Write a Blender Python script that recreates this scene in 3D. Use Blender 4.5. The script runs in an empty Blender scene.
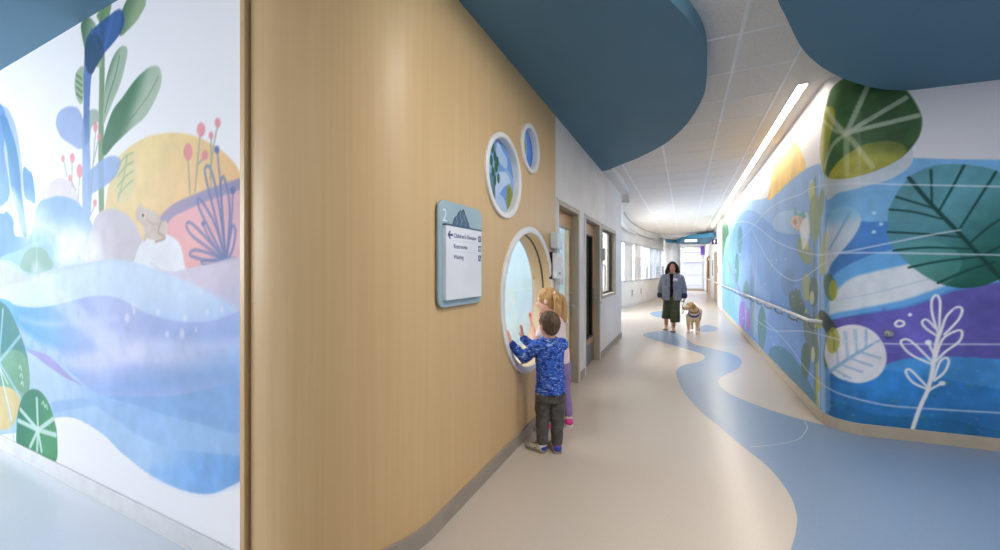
import bpy, bmesh, math, random
import numpy as np
from mathutils import Vector, Matrix, noise as mnoise
from mathutils.geometry import tessellate_polygon

random.seed(7)
RNG = np.random.default_rng(11)
PI = math.pi
SC = bpy.context.scene
COL = SC.collection

# ------------------------------------------------------------------ camera model
F, CX, CY, EYE = 392.0, 500.0, 269.6, 1.42
YAW = math.atan(184.5 / F)
CC, SS = math.cos(YAW), math.sin(YAW)

def on_x(px, py, X):
    l = (px - CX) / F; z = X / (l * CC - SS)
    return (X, l * z * SS + z * CC, EYE - (py - CY) / F * z)
def on_y(px, py, Y):
    l = (px - CX) / F; z = Y / (l * SS + CC)
    return (l * z * CC - z * SS, Y, EYE - (py - CY) / F * z)
def on_z(px, py, Z):
    z = (EYE - Z) * F / (py - CY); l = (px - CX) / F
    return (l * z * CC - z * SS, l * z * SS + z * CC, Z)

# ------------------------------------------------------------------ materials
def lin(c):
    out = []
    for v in c[:3]:
        v = v / 255.0
        out.append(v / 12.92 if v <= 0.04045 else ((v + 0.055) / 1.055) ** 2.4)
    return tuple(out)
def rgba(c): return lin(c) + (1.0,)

def base_mat(name, rough=0.5, spec=0.5, metal=0.0):
    m = bpy.data.materials.new(name); m.use_nodes = True
    nt = m.node_tree; b = nt.nodes['Principled BSDF']
    b.inputs['Roughness'].default_value = rough
    b.inputs['Specular IOR Level'].default_value = spec
    b.inputs['Metallic'].default_value = metal
    return m, nt, b

def coords(nt, scale=(1, 1, 1)):
    tc = nt.nodes.new('ShaderNodeTexCoord'); mp = nt.nodes.new('ShaderNodeMapping')
    nt.links.new(tc.outputs['Object'], mp.inputs['Vector']); mp.inputs['Scale'].default_value = scale
    return mp.outputs['Vector']

def mat(name, c, rough=0.5, spec=0.5, metal=0.0, c2=None, scale=20.0, stretch=(1, 1, 1), bump=0.0, detail=4.0, lo=0.35, hi=0.65):
    """plain colour broken up by a noise between c and c2"""
    m, nt, b = base_mat(name, rough, spec, metal)
    v = coords(nt, stretch)
    n = nt.nodes.new('ShaderNodeTexNoise'); n.inputs['Scale'].default_value = scale; n.inputs['Detail'].default_value = detail
    nt.links.new(v, n.inputs['Vector'])
    r = nt.nodes.new('ShaderNodeValToRGB')
    r.color_ramp.elements[0].position = lo; r.color_ramp.elements[1].position = hi
    if c2 is None: c2 = tuple(x * 0.955 for x in c)
    r.color_ramp.elements[0].color = rgba(c2); r.color_ramp.elements[1].color = rgba(c)
    nt.links.new(n.outputs['Fac'], r.inputs['Fac']); nt.links.new(r.outputs['Color'], b.inputs['Base Color'])
    if bump:
        bp = nt.nodes.new('ShaderNodeBump'); bp.inputs['Strength'].default_value = bump; bp.inputs['Distance'].default_value = 0.004
        nt.links.new(n.outputs['Fac'], bp.inputs['Height']); nt.links.new(bp.outputs['Normal'], b.inputs['Normal'])
    return m

def wood_mat(name, ca, cb, cd, rough=0.42, along='z'):
    m, nt, b = base_mat(name, rough, 0.35)
    st = {'z': (34, 34, 0.55), 'y': (34, 0.55, 34)}[along]
    v = coords(nt, st)
    n = nt.nodes.new('ShaderNodeTexNoise'); n.inputs['Scale'].default_value = 1.0; n.inputs['Detail'].default_value = 7; n.inputs['Roughness'].default_value = 0.62
    n.inputs['Distortion'].default_value = 0.5
    nt.links.new(v, n.inputs['Vector'])
    v2 = coords(nt, {'z': (3.2, 3.2, 0.3), 'y': (3.2, .3, 3.2)}[along])
    n2 = nt.nodes.new('ShaderNodeTexNoise'); n2.inputs['Scale'].default_value = 1.0; n2.inputs['Detail'].default_value = 3
    nt.links.new(v2, n2.inputs['Vector'])
    r = nt.nodes.new('ShaderNodeValToRGB')
    r.color_ramp.elements[0].position = .3; r.color_ramp.elements[1].position = .72
    r.color_ramp.elements[0].color = rgba(cb); r.color_ramp.elements[1].color = rgba(ca)
    mx = nt.nodes.new('ShaderNodeMix'); mx.data_type = 'RGBA'
    nt.links.new(n.outputs['Fac'], r.inputs['Fac'])
    mr = nt.nodes.new('ShaderNodeMapRange'); mr.inputs['From Min'].default_value = .35; mr.inputs['From Max'].default_value = .75; mr.inputs['To Max'].default_value = .55
    nt.links.new(n2.outputs['Fac'], mr.inputs['Value']); nt.links.new(mr.outputs['Result'], mx.inputs[0])
    nt.links.new(r.outputs['Color'], mx.inputs[6]); mx.inputs[7].default_value = rgba(cd)
    nt.links.new(mx.outputs[2], b.inputs['Base Color'])
    return m

def attr_mat(name, rough=0.5, spec=0.4, attr='paint'):
    m, nt, b = base_mat(name, rough, spec)
    a = nt.nodes.new('ShaderNodeAttribute'); a.attribute_name = attr
    nt.links.new(a.outputs['Color'], b.inputs['Base Color'])
    return m

def glass_mat(name, tint=(250, 252, 255), rough=0.0, ior=1.5):
    m = bpy.data.materials.new(name); m.use_nodes = True; nt = m.node_tree
    for n in list(nt.nodes): nt.nodes.remove(n)
    o = nt.nodes.new('ShaderNodeOutputMaterial'); t = nt.nodes.new('ShaderNodeBsdfTransparent'); g = nt.nodes.new('ShaderNodeBsdfGlossy')
    lw = nt.nodes.new('ShaderNodeLayerWeight'); lw.inputs['Blend'].default_value = .5
    pw = nt.nodes.new('ShaderNodeMath'); pw.operation = 'POWER'; pw.inputs[1].default_value = 5.0
    fr = nt.nodes.new('ShaderNodeMath'); fr.operation = 'MULTIPLY_ADD'; fr.inputs[1].default_value = .8; fr.inputs[2].default_value = .04
    nt.links.new(lw.outputs['Facing'], pw.inputs[0]); nt.links.new(pw.outputs[0], fr.inputs[0])
    t.inputs['Color'].default_value = rgba(tint); g.inputs['Roughness'].default_value = rough
    mx = nt.nodes.new('ShaderNodeMixShader')
    nt.links.new(fr.outputs[0], mx.inputs['Fac']); nt.links.new(t.outputs[0], mx.inputs[1]); nt.links.new(g.outputs[0], mx.inputs[2])
    nt.links.new(mx.outputs[0], o.inputs['Surface'])
    return m

def emit_mat(name, c, strength):
    m, nt, b = base_mat(name, .6)
    b.inputs['Base Color'].default_value = rgba(c)
    b.inputs['Emission Color'].default_value = rgba(c); b.inputs['Emission Strength'].default_value = strength
    return m

M = {}
M['wood'] = wood_mat('maple_panel', (214, 182, 135), (203, 169, 121), (208, 175, 127))
M['wood_trim'] = wood_mat('maple_trim', (204, 172, 128), (192, 159, 114), (198, 166, 120))
M['door_wood'] = wood_mat('door_maple', (200, 156, 104), (182, 136, 86), (192, 146, 94))
M['reveal'] = wood_mat('reveal_maple', (216, 190, 152), (206, 178, 138), (210, 184, 146))
M['white'] = mat('white_paint', (226, 226, 228), .55, .35, scale=3)
M['wall_white'] = mat('wall_paint', (234, 231, 227), .5, .35, scale=2)
M['ring_white'] = mat('white_ring', (232, 230, 228), .35, .5, scale=4)
M['taupe'] = mat('taupe_frame', (176, 166, 148), .45, .4, scale=6)
M['base_taupe'] = mat('taupe_vinyl', (158, 147, 134), .45, .4, scale=8)
M['base_beige'] = mat('beige_vinyl', (188, 173, 152), .45, .4, scale=8)
M['base_white'] = mat('white_vinyl', (214, 214, 216), .4, .45, scale=8)
M['kick'] = mat('kick_plate', (128, 126, 124), .35, .5, .6, scale=30, stretch=(1, 30, 1))
M['blue_ceiling'] = mat('slate_blue_paint', (92, 130, 152), .62, .25, scale=2, c2=(90, 128, 150))
M['teal_ceiling'] = mat('sky_blue_paint', (86, 156, 194), .6, .25, scale=2)
M['tile'] = mat('acoustic_tile', (236, 231, 225), .85, .15, c2=(226, 221, 214), scale=55, bump=.08)
M['tbar'] = mat('white_metal_grid', (246, 246, 246), .4, .5, scale=5)
M['gyp'] = mat('warm_white_gypsum', (226, 220, 212), .6, .3, scale=3)
M['steel'] = mat('brushed_steel', (190, 190, 188), .28, .5, .9, scale=40, stretch=(1, 12, 1))
M['mullion'] = mat('grey_mullion', (176, 182, 188), .5, .3, scale=10)
M['alu'] = mat('satin_aluminium', (200, 202, 204), .35, .5, .75, scale=30)
M['dark'] = mat('black_metal', (34, 34, 36), .45, .5, scale=20)
M['chrome'] = mat('chrome', (205, 205, 205), .15, .5, 1.0, scale=10)
M['plastic_white'] = mat('white_plastic', (232, 233, 235), .3, .5, scale=12)
M['plastic_pale'] = mat('pale_blue_plastic', (204, 214, 220), .3, .5, scale=12)
M['paper'] = mat('white_paper', (236, 234, 236), .8, .1, scale=10)
M['paper_yellow'] = mat('yellow_paper', (222, 214, 90), .8, .1, scale=10)
M['glass'] = glass_mat('clear_glass')
M['glass_dark'] = glass_mat('tinted_glass', (150, 160, 168))
M['light'] = emit_mat('lamp_diffuser', (255, 243, 227), 12.5)
M['panel_light'] = emit_mat('panel_diffuser', (255, 246, 232), 3.0)
M['floor_seam'] = mat('floor_seam', (176, 182, 192), .35, .5, scale=20)

# ------------------------------------------------------------------ mesh helpers
class MB:
    """collects shapes for one mesh object"""
    def __init__(s): s.v = []; s.f = []; s.m = []; s.mi = 0
    def add(s, vs, fs):
        n = len(s.v); s.v += [tuple(map(float, p)) for p in vs]
        for f in fs: s.f.append(tuple(n + i for i in f)); s.m.append(s.mi)
        return s
    def box(s, x0, x1, y0, y1, z0, z1):
        vs = [(x, y, z) for x in (x0, x1) for y in (y0, y1) for z in (z0, z1)]
        return s.add(vs, [(0, 1, 3, 2), (4, 6, 7, 5), (0, 4, 5, 1), (2, 3, 7, 6), (0, 2, 6, 4), (1, 5, 7, 3)])
    def prism(s, poly, axis, a, b, holes=()):
        """2-D outline (with holes) extruded along axis 'x','y' or 'z' from a to b"""
        loops = [list(poly)] + [list(h) for h in holes]
        def P(p, t):
            return {'x': (t, p[0], p[1]), 'y': (p[0], t, p[1]), 'z': (p[0], p[1], t)}[axis]
        flat = [p for l in loops for p in l]
        tris = tessellate_polygon([[Vector((p[0], p[1], 0)) for p in l] for l in loops])
        n = len(flat)
        vs = [P(p, a) for p in flat] + [P(p, b) for p in flat]
        fs = [tuple(t) for t in tris] + [tuple(n + i for i in reversed(t)) for t in tris]
        k = 0
        for l in loops:
            m = len(l)
            for i in range(m):
                j = (i + 1) % m
                fs.append((k + i, k + j, n + k + j, n + k + i))
            k += m
        return s.add(vs, fs)
    def tube(s, pts, r, seg=10, closed=False, ry=None, cap=True):
        pts = [Vector(p) for p in pts]; n = len(pts); vs = []; fs = []
        rs = r if isinstance(r, (list, tuple)) else [r] * n
        prev = None
        for i, p in enumerate(pts):
            a = pts[(i - 1) % n] if (closed or i > 0) else p; b = pts[(i + 1) % n] if (closed or i < n - 1) else p
            t = (b - a).normalized()
            if prev is None:
                u = t.cross(Vector((0, 0, 1)))
                if u.length < 1e-3: u = t.cross(Vector((0, 1, 0)))
            else: u = prev - t * prev.dot(t)
            u.normalize(); prev = u; w = t.cross(u)
            for k in range(seg):
                q = 2 * PI * k / seg
                vs.append(p + u * (rs[i] * math.cos(q)) + w * ((ry or rs[i]) * math.sin(q)))
        rng = n if closed else n - 1
        for i in range(rng):
            j = (i + 1) % n
            for k in range(seg):
                l = (k + 1) % seg
                fs.append((i * seg + k, i * seg + l, j * seg + l, j * seg + k))
        if cap and not closed:
            fs.append(tuple(reversed(range(seg)))); fs.append(tuple((n - 1) * seg + k for k in range(seg)))
        return s.add(vs, fs)
    def lathe(s, prof, origin, axis, seg=40):
        """profile of (radius, distance along axis) turned about axis 'x','y','z'"""
        o = Vector(origin); vs = []; fs = []
        for (r, h) in prof:
            for k in range(seg):
                q = 2 * PI * k / seg; a, b = r * math.cos(q), r * math.sin(q)
                vs.append(o + Vector({'x': (h, a, b), 'y': (a, h, b), 'z': (a, b, h)}[axis]))
        n = len(prof)
        for i in range(n - 1):
            for k in range(seg):
                l = (k + 1) % seg
                fs.append((i * seg + k, i * seg + l, (i + 1) * seg + l, (i + 1) * seg + k))
        if prof[0][0] > 1e-5 and prof[0] != prof[-1]: fs.append(tuple(reversed(range(seg))))
        if prof[-1][0] > 1e-5 and prof[0] != prof[-1]: fs.append(tuple((n - 1) * seg + k for k in range(seg)))
        return s.add(vs, fs)
    def strip(s, path, z0, z1, thick, side=1):
        """wall following a plan polyline, thick to one side"""
        o = offset(path, thick * side); n = len(path)
        vs = [(p[0], p[1], z) for z in (z0, z1) for p in path] + [(p[0], p[1], z) for z in (z0, z1) for p in o]
        fs = []
        for i in range(n - 1):
            fs += [(i, i + 1, n + i + 1, n + i), (2 * n + i + 1, 2 * n + i, 3 * n + i, 3 * n + i + 1),
                   (n + i, n + i + 1, 3 * n + i + 1, 3 * n + i), (i + 1, i, 2 * n + i, 2 * n + i + 1)]
        fs += [(0, n, 3 * n, 2 * n), (n - 1, 3 * n - 1, 4 * n - 1, 2 * n - 1)]
        return s.add(vs, fs)
    def build(s, name, mats, parent=None, smooth=False, bevel=0.0, seg=2):
        me = bpy.data.meshes.new(name); me.from_pydata(s.v, [], s.f)
        for m in (mats if isinstance(mats, (list, tuple)) else [mats]): me.materials.append(m)
        me.polygons.foreach_set('material_index', s.m)
        bm = bmesh.new(); bm.from_mesh(me); bmesh.ops.recalc_face_normals(bm, faces=bm.faces[:]); bm.to_mesh(me); bm.free()
        o = bpy.data.objects.new(name, me); COL.objects.link(o)
        if smooth:
            me.shade_smooth()
            bm = bmesh.new(); bm.from_mesh(me)
            for e in bm.edges:
                if len(e.link_faces) == 2 and e.calc_face_angle(0) > 0.7: e.smooth = False
            bm.to_mesh(me); bm.free()
        if bevel:
            b = o.modifiers.new('bevel', 'BEVEL'); b.width = bevel; b.segments = seg; b.limit_method = 'ANGLE'
        if parent: adopt(o, parent)
        return o

def offset(path, d):
    out = []; n = len(path)
    for i, p in enumerate(path):
        a = path[max(0, i - 1)]; b = path[min(n - 1, i + 1)]
        tx, ty = b[0] - a[0], b[1] - a[1]; l = math.hypot(tx, ty) or 1
        out.append((p[0] - ty / l * d, p[1] + tx / l * d))
    return out

def adopt(o, parent):
    """parent keeping the mesh where it was built (world coordinates)"""
    o.parent = parent
    root = parent
    while root.parent: root = root.parent
    if o.type == 'MESH' and parent.type == 'EMPTY' or True:
        w = Vector((0, 0, 0)); p = parent
        while p: w += p.location; p = p.parent
        o.location = Vector(o.location) - w
    return o

def tag(o, label=None, cat=None, group=None, kind=None):
    if label: o['label'] = label
    if cat: o['category'] = cat
    if group: o['group'] = group
    if kind: o['kind'] = kind
    return o
def thing(name, loc, label, cat, group=None, kind=None):
    o = bpy.data.objects.new(name, None); COL.objects.link(o); o.location = loc; o.empty_display_size = .1
    return tag(o, label, cat, group, kind)

def crom(pts, k=6, closed=True):
    """smooth curve through the points"""
    n = len(pts); out = []
    for i in range(n if closed else n - 1):
        p = [pts[(i + j - 1) % n] if closed else pts[min(max(i + j - 1, 0), n - 1)] for j in range(4)]
        for t in range(k):
            t = t / k
            out.append(tuple(0.5 * (2 * p[1][a] + (p[2][a] - p[0][a]) * t + (2 * p[0][a] - 5 * p[1][a] + 4 * p[2][a] - p[3][a]) * t * t
                        + (3 * p[1][a] - p[0][a] - 3 * p[2][a] + p[3][a]) * t ** 3) for a in range(len(pts[0]))))
    if not closed: out.append(tuple(pts[-1]))
    return out
def circle(c, r, n=64, ry=None): return [(c[0] + r * math.cos(2 * PI * i / n), c[1] + (ry or r) * math.sin(2 * PI * i / n)) for i in range(n)]
def rrect(x0, x1, y0, y1, r, n=6):
    out = []
    for (cx, cy, a) in ((x1 - r, y1 - r, 0), (x0 + r, y1 - r, 90), (x0 + r, y0 + r, 180), (x1 - r, y0 + r, 270)):
        for i in range(n + 1):
            q = math.radians(a + 90 * i / n); out.append((cx + r * math.cos(q), cy + r * math.sin(q)))
    return out
# ------------------------------------------------------------------ mural painting (colours laid on a dense wall grid, in wall metres)
def vnoise(U, V, sc, seed, su=1.0, sv=1.0, octv=3):
    r = np.random.default_rng(seed); out = np.zeros_like(U); amp = 1; tot = 0
    for o in range(octv):
        g = r.random((96, 96)); x = (U * sc * su * 2 ** o) % 95; y = (V * sc * sv * 2 ** o) % 95
        i = x.astype(int); j = y.astype(int); fx = x - i; fy = y - j
        fx = fx * fx * (3 - 2 * fx); fy = fy * fy * (3 - 2 * fy)
        out += amp * (g[i, j] * (1 - fx) * (1 - fy) + g[i + 1, j] * fx * (1 - fy) + g[i, j + 1] * (1 - fx) * fy + g[i + 1, j + 1] * fx * fy)
        tot += amp; amp *= .5
    return out / tot

class Paint:
    def __init__(s, U, V, base, px2uv):
        s.U, s.V = U.astype(np.float64), V.astype(np.float64); s.px = px2uv
        s.c = np.tile(np.array(base, float), (len(U), 1))
        s.n1 = vnoise(s.U + 40, s.V + 40, 2.2, 1); s.n2 = vnoise(s.U + 40, s.V + 40, 14, 2); s.n3 = vnoise(s.U + 40, s.V + 40, 4, 3, 1, .25)
    def map(s, pts): return [s.px(x, y) for x, y in pts]
    def _sdf(s, P, idx, closed=True, widths=None):
        x = s.U[idx]; y = s.V[idx]; d = np.full(len(idx), 1e9); ins = np.zeros(len(idx), bool)
        n = len(P)
        for i in range(n if closed else n - 1):
            ax, ay = P[i]; bx, by = P[(i + 1) % n]
            ex, ey = bx - ax, by - ay; L = ex * ex + ey * ey + 1e-12
            t = np.clip(((x - ax) * ex + (y - ay) * ey) / L, 0, 1)
            dd = np.hypot(x - ax - t * ex, y - ay - t * ey)
            if widths is not None: dd = dd - (widths[i] * (1 - t) + widths[min(i + 1, n - 1)] * t)
            d = np.minimum(d, dd)
            if closed:
                cond = ((ay > y) != (by > y))
                if cond.any():
                    xi = ax + (y - ay) / (by - ay + 1e-15) * ex
                    ins ^= cond & (x < xi)
        if closed: d = np.where(ins, -d, d)
        return d
    def _put(s, idx, a, color, grad=None, tex=.10, brush=0.0):
        c = np.array(color, float)
        if grad is not None:
            c2, p0, p1 = grad; (u0, v0), (u1, v1) = s.px(*p0), s.px(*p1)
            ex, ey = u1 - u0, v1 - v0
            t = np.clip(((s.U[idx] - u0) * ex + (s.V[idx] - v0) * ey) / (ex * ex + ey * ey + 1e-9), 0, 1); t = t * t * (3 - 2 * t)
            c = c[None, :] * (1 - t[:, None]) + np.array(c2, float)[None, :] * t[:, None]
        else: c = np.tile(c, (len(idx), 1))
        f = 1 + tex * ((s.n1[idx] - .5) * 1.2 + (s.n2[idx] - .5) * .7 + (s.n3[idx] - .5) * .8)
        c = np.clip(c * f[:, None], 0, 255)
        if brush: a = a * np.clip(1 - brush + brush * 2 * (s.n2[idx] * .6 + s.n3[idx] * .4), 0, 1)
        s.c[idx] = s.c[idx] * (1 - a[:, None]) + c * a[:, None]
    def poly(s, pts, color, alpha=1.0, grad=None, tex=.10, soft=.006, k=5, smooth=True, brush=0.0, raw=False):
        P = list(pts) if raw else s.map(crom(pts, k) if smooth else pts)
        us = [p[0] for p in P]; vs = [p[1] for p in P]; m = soft + .01
        idx = np.nonzero((s.U > min(us) - m) & (s.U < max(us) + m) & (s.V > min(vs) - m) & (s.V < max(vs) + m))[0]
        if not len(idx): return
        d = s._sdf(P, idx); a = np.clip(.5 - d / (2 * soft), 0, 1) * alpha
        k = a > 0; s._put(idx[k], a[k], color, grad, tex, brush)
    def line(s, pts, w, color, alpha=1.0, k=5, smooth=True, soft=.005, tex=.05, brush=0.0, closed=False, w1=None):
        """stroke; w is its half-width in metres (w1 at the end)"""
        Q = crom(pts, k, closed) if smooth else list(pts)
        if closed: Q = Q + [Q[0]]
        P = s.map(Q)
        n = len(P); ws = [w + ((w1 if w1 is not None else w) - w) * i / max(1, n - 1) for i in range(n)]
        us = [p[0] for p in P]; vs = [p[1] for p in P]; m = max(ws) + soft + .005
        idx = np.nonzero((s.U > min(us) - m) & (s.U < max(us) + m) & (s.V > min(vs) - m) & (s.V < max(vs) + m))[0]
        if not len(idx): return
        d = s._sdf(P, idx, False, ws); a = np.clip(.5 - d / (2 * soft), 0, 1) * alpha
        k = a > 0; s._put(idx[k], a[k], color, None, tex, brush)
    def ell(s, c, rx, ry, color, alpha=1.0, rot=0.0, **kw):
        q = math.radians(rot); ca, sa = math.cos(q), math.sin(q)
        pts = [(c[0] + rx * math.cos(t) * ca - ry * math.sin(t) * sa, c[1] + rx * math.cos(t) * sa + ry * math.sin(t) * ca) for t in [2 * PI * i / 16 for i in range(16)]]
        s.poly(pts, color, alpha, k=3, **kw)
    def linear(s):
        x = np.clip(s.c, 0, 255) / 255.0
        return np.where(x <= .04045, x / 12.92, ((x + .055) / 1.055) ** 2.4)

def painted_mesh(name, verts, nu, nv, colors, material, extra=None, extra_mat=None):
    """grid of nu x nv verts with the painted colours as an attribute, plus plain backing shapes"""
    i = np.arange(nu - 1)[:, None]; j = np.arange(nv - 1)[None, :]
    a = (i * nv + j).ravel(); q = np.stack([a, a + nv, a + nv + 1, a + 1], 1)
    V = np.asarray(verts, float); N0 = len(V)
    ev = extra.v if extra else []; ef = extra.f if extra else []
    me = bpy.data.meshes.new(name)
    allv = np.concatenate([V, np.array(ev, float).reshape(-1, 3)]) if ev else V
    me.vertices.add(len(allv)); me.vertices.foreach_set('co', allv.ravel())
    loops = [q.ravel()]; starts = np.arange(len(q)) * 4; tot = [starts]
    base = len(q) * 4; st = []; ex = []
    for f in ef:
        st.append(base); base += len(f); ex += [N0 + k for k in f]
    lp = np.concatenate([q.ravel(), np.array(ex, int)]) if ex else q.ravel()
    me.loops.add(len(lp)); me.loops.foreach_set('vertex_index', lp.astype(np.int32))
    ls = np.concatenate([starts, np.array(st, int)]) if st else starts
    me.polygons.add(len(ls)); me.polygons.foreach_set('loop_start', ls.astype(np.int32))
    me.materials.append(material)
    if extra_mat: me.materials.append(extra_mat)
    mi = np.zeros(len(ls), np.int32); mi[len(q):] = 1 if extra_mat else 0
    me.polygons.foreach_set('material_index', mi)
    sm = np.zeros(len(ls), bool); sm[:len(q)] = True
    me.polygons.foreach_set('use_smooth', sm)
    me.update(calc_edges=True)
    at = me.attributes.new('paint', 'FLOAT_COLOR', 'POINT')
    buf = np.ones((len(allv), 4), np.float32); buf[:N0, :3] = colors
    at.data.foreach_set('color', buf.ravel())
    me.validate()
    o = bpy.data.objects.new(name, me); COL.objects.link(o)
    return o

M['mural'] = attr_mat('painted_mural', .6, .12)
M['mural_right'] = attr_mat('painted_mural_satin', .42, .4)

# ------------------------------------------------------------------ left mural (plane y = 1.14)
YM = 1.14
def build_left_mural():
    us = np.linspace(-6.3, -1.843, 562); vs = np.linspace(0.0, 3.02, 385)
    U, V = np.meshgrid(us, vs, indexing='ij'); U = U.ravel(); V = V.ravel()
    px = lambda x, y: (lambda p: (p[0], p[2]))(on_y(x, y, YM))
    p = Paint(U, V, (236, 235, 238), px)
    A = lambda L: [(x / 3.93, y / 3.93) for x, y in L]
    B = lambda L: [(120 + x / 3.665, y / 3.665) for x, y in L]
    C = lambda L: [(x / 3.667, 130 + y / 3.667) for x, y in L]
    D = lambda L: [(120 + x / 3.665, 130 + y / 3.665) for x, y in L]
    E = lambda L: [(x / 3.667, 270 + y / 3.667) for x, y in L]
    Fz = lambda L: [(120 + x / 3.665, 270 + y / 3.665) for x, y in L]
    G = lambda L: [(x / 3.667, 400 + y / 3.667) for x, y in L]
    Hz = lambda L: [(120 + x / 3.93, 410 + y / 3.93) for x, y in L]
    # sun dome
    p.poly([(103, 290), (104, 230), (106, 200), (112, 175), (120, 157), (132, 145), (150, 136), (173, 132.5), (195, 136), (215, 146), (230, 158), (241, 173), (250, 190), (250, 290)],
           (240, 206, 132), .95, grad=((246, 190, 120), (150, 140), (200, 240)))
    # plants: green stems and leaves
    GR, GD, GL = (96, 140, 88), (52, 104, 64), (150, 176, 140)
    p.line([(102, 12), (102, 70), (101, 140), (101.5, 209)], .035, GR, .85)
    p.poly(A([(318, 100), (330, 75), (350, 68), (370, 85), (382, 115), (392, 160), (400, 240), (396, 265), (370, 255), (340, 215), (324, 150)]), GD, .9, grad=(GL, (82, 25), (98, 30)))
    p.poly(A([(380, 58), (410, 30), (437, 14), (430, 60), (418, 100), (405, 130), (392, 90)]), GR, .9)
    p.poly([(120, 36), (121, 20), (123, 8), (130, -4), (140, -6), (146, 2), (141, 14), (134, 24)], GD, .9, grad=((140, 170, 120), (122, 6), (138, 18)))
    p.poly(A([(488, 180), (501, 200), (492, 255), (472, 330), (445, 395), (415, 470), (404, 490), (408, 400), (416, 320), (436, 245), (462, 195)]), (150, 178, 150), .92, grad=(GD, (116, 70), (108, 60)))
    p.line(A([(470, 220), (455, 290), (430, 370), (412, 440)]), .006, GD, .6)
    p.poly([(103, 140), (112, 112), (122, 98), (135, 80), (148, 68), (157, 66), (161, 72), (161, 84), (155, 100), (145, 117), (130, 130), (115, 144), (104, 156)], (160, 184, 156), .92, grad=((48, 112, 72), (144, 100), (132, 88)))
    p.line(B([(140, 280), (110, 340), (60, 410), (10, 470)]), .006, (90, 130, 100), .5)
    p.poly(A([(326, 262), (300, 285), (293, 330), (297, 370), (310, 402), (324, 402), (330, 340)]), (130, 168, 120), .75)
    for y in (300, 325, 350, 375): p.line(A([(322, y + 12), (300, y - 8)]), .006, GD, .8)
    p.poly(A([(322, 560), (322, 490), (335, 450), (360, 430), (385, 436), (392, 470), (360, 500), (350, 560)]), (140, 168, 150), .8)
    p.poly([(120, 155), (127, 152), (133, 158), (136, 172), (134, 190), (128, 200), (120, 203), (115, 195), (113, 178), (116, 163)], (222, 208, 148), .9)
    for k in range(4): p.line([(118, 196 - k * 10), (126, 186 - k * 10), (133, 180 - k * 9)], .006, (150, 176, 130), .8)
    p.line([(118, 200), (124, 176), (127, 156)], .007, (150, 176, 130), .8)
    # blue cactus: trunk, dark paddle, pale paddles
    BL = (40, 92, 176)
    p.poly([(84.7, 56), (93, 66), (91, 80), (89.5, 112), (90, 150), (91, 213), (83, 213), (82.5, 150), (83.5, 112)], BL, .82, grad=((120, 160, 222), (88, 95), (88, 170)))  # trunk fades paler downwards: haze reflected off the wall, painted in
    p.poly([(56, 122), (59, 112), (68, 106.5), (77, 108), (82, 116), (84, 128), (84, 146), (79, 149), (72, 145), (62, 138), (57.5, 130)], (136, 164, 218), .85)
    p.poly(C([(322, 165), (350, 130), (380, 105), (415, 95), (438, 105), (440, 130), (420, 175), (375, 212), (335, 235), (325, 250)]), (128, 164, 220), .85)
    p.poly(A([(335, 175), (345, 140), (380, 100), (430, 60), (465, 36), (484, 48), (488, 90), (470, 135), (440, 175), (405, 215), (378, 262), (362, 290), (345, 282), (335, 245), (332, 205)]), (18, 74, 150), .88, tex=.2)
    p.line(A([(360, 120), (380, 170), (398, 215)]), .018, (40, 100, 190), .7); p.line(A([(440, 70), (425, 140), (402, 210)]), .022, (44, 104, 196), .6)
    p.poly(A([(335, 180), (372, 130), (410, 200), (378, 262), (362, 288), (345, 280), (335, 245)]), (16, 66, 92), .6)
    # waterfall and rocks
    p.poly([(-40, 106), (-15, 96), (0, 104), (8, 109), (15, 124), (19, 142), (22, 165), (25, 195), (27, 230), (18, 236), (8, 205), (0, 206), (-40, 215)], (150, 180, 224), .95, grad=((176, 198, 236), (10, 120), (14, 220)))
    p.poly([(0, 116), (7, 118), (13, 140), (17, 155), (20, 180), (21, 200), (28, 232), (22, 230), (14, 200), (10, 180), (7, 150), (3, 132)], (46, 132, 186), .85)
    p.poly([(-30, 110), (-8, 100), (2, 106), (6, 120), (4, 150), (8, 200), (-30, 205)], (60, 126, 196), .7)
    p.poly(C([(85, 140), (105, 148), (120, 170), (130, 265), (112, 262), (90, 240)]), (64, 140, 200), .9)
    p.poly(C([(150, 290), (158, 235), (175, 205), (200, 182), (222, 175), (250, 184), (275, 215), (292, 270), (292, 300)]), (206, 196, 218), .95)
    p.poly([(30, 262), (33, 225), (38, 204), (49, 198), (61, 196), (76, 201), (87, 214), (94, 228), (98, 239), (102, 266)], (112, 162, 214), .95, grad=((140, 184, 226), (60, 200), (80, 255)))
    p.poly([(88, 266), (93, 225), (100, 212), (110, 209), (122, 211), (131, 219), (139, 232), (146, 266)], (196, 188, 200), .97)
    p.poly([(-40, 200), (0, 213), (6, 211), (13, 219), (16, 236), (35, 233.5), (48, 235), (53, 244), (56, 262), (54, 275), (0, 276), (-40, 276)], (74, 136, 200), .95, grad=((120, 180, 220), (10, 225), (30, 270)))
    p.poly(C([(0, 470), (60, 445), (130, 410), (180, 395), (203, 430), (208, 500), (150, 540), (0, 540)]), (140, 190, 216), .7)
    p.poly(C([(73, 505), (85, 465), (100, 442), (135, 428), (165, 440), (182, 465), (196, 498), (165, 525), (140, 532), (105, 522)]), (122, 168, 146), .9)
    p.line(C([(135, 432), (135, 528)]), .008, (160, 200, 180), .7)
    p.poly(C([(70, 240), (140, 290), (210, 350), (300, 370), (360, 430), (370, 480), (280, 500), (215, 500), (205, 420), (175, 385), (90, 390), (60, 300)]), (240, 244, 250), .62, soft=.09, brush=.5)
    p.poly(C([(215, 390), (280, 365), (340, 380), (365, 440), (362, 480), (250, 500), (210, 480)]), (236, 234, 226), .55, soft=.05, brush=.4)
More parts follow.
